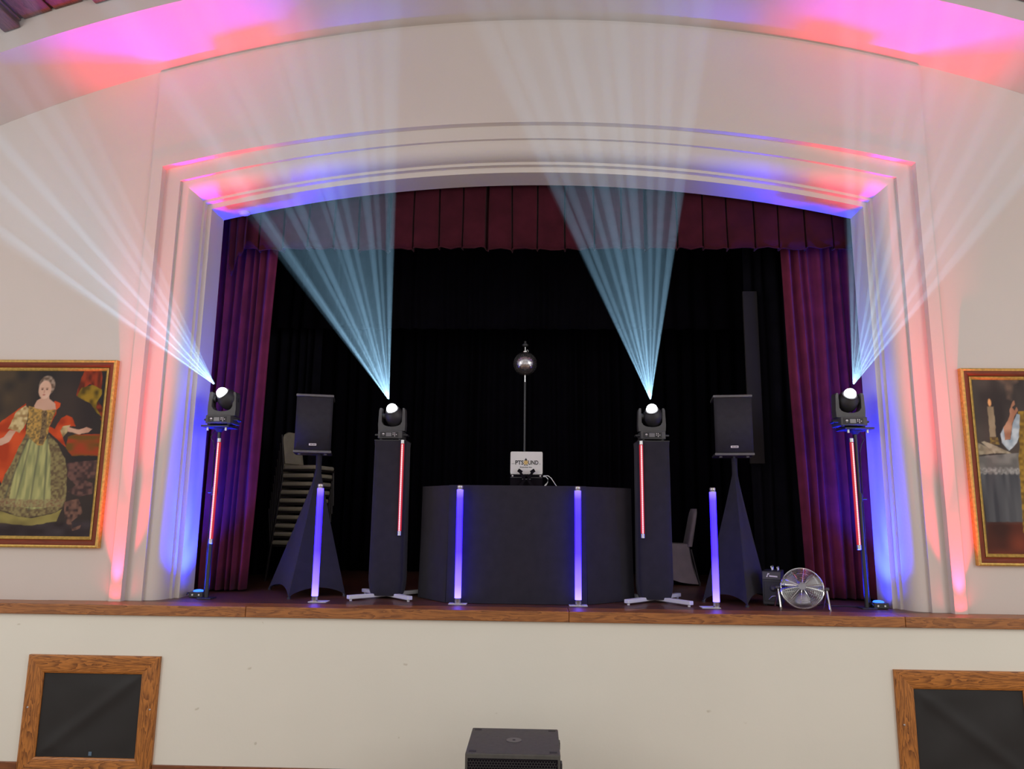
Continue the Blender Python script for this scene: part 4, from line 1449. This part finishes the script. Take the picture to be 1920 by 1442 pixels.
# ------------------------------------------------------------------ subwoofer on the hall floor
t = thing('subwoofer', 'black subwoofer cabinet on the floor before the stage', 'subwoofer', (-0.093, -0.87, 0.0))
MB().box((0, 0, 0.31), (0.62, 0.58, 0.58), 0.008, seg=2).build('cabinet', 'sub', t, smooth=False)


gb = MB().box((0, -0.290, 0.30), (0.585, 0.008, 0.54), 0.002).build('grille', 'matte', t, smooth=False)
mb = MB()
pit = 0.0185
row = 0
z = 0.045
while z < 0.56:
    x = -0.283 + (pit / 2 if row % 2 else 0.0)
    while x < 0.284:
        o_, i_ = [], []
        for k in range(6):
            an = math.radians(30 + 60 * k)
            o_.append(mb.bm.verts.new((x + pit * 0.577 * math.cos(an), -0.2965, z + pit * 0.577 * math.sin(an))))
            i_.append(mb.bm.verts.new((x + pit * 0.43 * math.cos(an), -0.2955, z + pit * 0.43 * math.sin(an))))
        for k in range(6):
            mb.bm.faces.new((o_[k], o_[(k + 1) % 6], i_[(k + 1) % 6], i_[k]))
        x += pit
    z += pit * 0.866
    row += 1
hx = mb.build('honeycomb_mesh', 'case', gb, smooth=False)
hx['kind'] = 'stuff'
MB().lathe([(0.052, 0.600), (0.052, 0.604), (0.014, 0.604)], 32).build('pole_socket', 'trimgrey', t, (0.0, 0.0, 0.0))
MB().lathe([(0.011, 0.600), (0.011, 0.6052)], 20).build('socket_hole', 'ink', t)
for sx in (-1, 1):
    for sy in (-1, 1):
        MB().box((sx * 0.265, sy * 0.245, 0.6005), (0.05, 0.032, 0.003), 0.001).build('foot_recess', 'ink', t, smooth=False)
        MB().cyl((sx * 0.25, sy * 0.22, 0.0), (sx * 0.25, sy * 0.22, 0.022), 0.025).build('rubber_foot', 'case', t)
for yy in (-0.25, 0.20):
    MB().box((0.316, yy, 0.52), (0.012, 0.07, 0.05), 0.003).build('side_bumper', 'case', t, smooth=False)


# ------------------------------------------------------------------ beams: haze lit by the four heads
def beam_haze(name, density):
    m = bpy.data.materials.new(name)
    m.use_nodes = True
    nt = m.node_tree
    nt.nodes.remove(nt.nodes['Principled BSDF'])
    s = nt.nodes.new('ShaderNodeVolumeScatter')
    s.inputs['Color'].default_value = (0.95, 0.98, 1.0, 1)
    s.inputs['Density'].default_value = density
    nt.links.new(s.outputs[0], nt.nodes['Material Output'].inputs['Volume'])
    return m


MAT['haze'] = beam_haze('thin_haze', 0.022)
MAT['ray_haze'] = beam_haze('dense_haze', 0.13)
BEAM = dict(oL='pale fan of light rays sweeping up-left before the lady portrait wall', iL='cyan fan of light rays rising from the left column light',
            iR='cyan fan of light rays rising from the right column light', oR='pale fan of light rays rising before the right proscenium edge')
# position of each ray across its fan, half-width in degrees, tilt out of the fan
RAYS = dict(
    iL=((0.05, 1.4, 2), (0.15, 0.9, -3), (0.24, 1.0, 3), (0.36, 1.2, -1), (0.47, 0.7, 4), (0.57, 1.2, 0), (0.68, 0.8, -3), (0.79, 1.1, 2), (0.88, 0.7, -2), (0.955, 1.3, 1)),
    iR=((0.05, 1.2, 1), (0.15, 1.0, -3), (0.27, 0.9, 3), (0.38, 1.2, 0), (0.50, 0.8, -2), (0.60, 1.2, 3), (0.72, 0.8, -1), (0.83, 1.0, 2), (0.95, 1.3, 0)),
    oL=((0.04, 1.3, 1), (0.14, 0.9, -2), (0.25, 1.1, 3), (0.37, 0.9, -1), (0.50, 1.2, 2), (0.62, 0.8, -3), (0.75, 1.1, 1), (0.88, 1.0, 0), (0.97, 0.8, 2)),
    oR=((0.04, 1.2, 1), (0.16, 0.9, -2), (0.28, 1.0, 3), (0.42, 1.1, -1), (0.55, 0.8, 2), (0.68, 1.1, -2), (0.82, 0.9, 1), (0.95, 1.2, 0)))
for i, (key, (p, ax)) in enumerate(HEADS.items()):
    a, b = (Vector(v).normalized() for v in DIRS[key])
    full = math.acos(a.dot(b))
    L = min((S + 5.25 - p.z) / max(0.2, ax.z), 4.6)
    lamp('beam_lamp', 'SPOT', p, p + ax, 5600 if key[0] == 'i' else 4300, (0.36, 0.66, 0.92), spot_size=full + 0.10, spot_blend=0.1, shadow_soft_size=0.0)
    t = thing('light_ray_fan', BEAM[key], 'light rays', p, 0, 'fans of light from the moving heads')
    nrm = a.cross(b).normalized()
    # the thin glow of the whole fan: a flat wedge
    rows = []
    for u in [k / 12 for k in range(13)]:
        d = (a * math.sin((1 - u) * full) + b * math.sin(u * full)) / math.sin(full)
        h = math.tan(math.radians(6.0)) * math.sqrt(max(0.02, 1 - (2 * u - 1) ** 2))
        rows.append((d, h))
    for nm in ('glow',):
        mb = MB()
        near = [mb.bm.verts.new(d * 0.02 + nrm * s_ * h * 0.02) for s_ in (-1, 1) for d, h in (rows if s_ < 0 else rows[::-1])]
        far = [mb.bm.verts.new(d * L + nrm * s_ * h * L) for s_ in (-1, 1) for d, h in (rows if s_ < 0 else rows[::-1])]
        m = len(near)
        for k in range(m):
            mb.bm.faces.new((near[k], near[(k + 1) % m], far[(k + 1) % m], far[k]))
        mb.bm.faces.new(near[::-1])
        mb.bm.faces.new(far)
        mb.build(nm, 'haze', t)
    for u, hw, tl in RAYS[key]:
        d = (a * math.sin((1 - u) * full) + b * math.sin(u * full)) / math.sin(full)
        d = (d + nrm * math.tan(math.radians(tl))).normalized()
        MB().lathe([(math.tan(math.radians(hw)) * 0.03, 0.03), (math.tan(math.radians(hw)) * L, L)], 20).build('ray', 'ray_haze', t, (0, 0, 0), d.to_track_quat('Z', 'Y').to_euler())
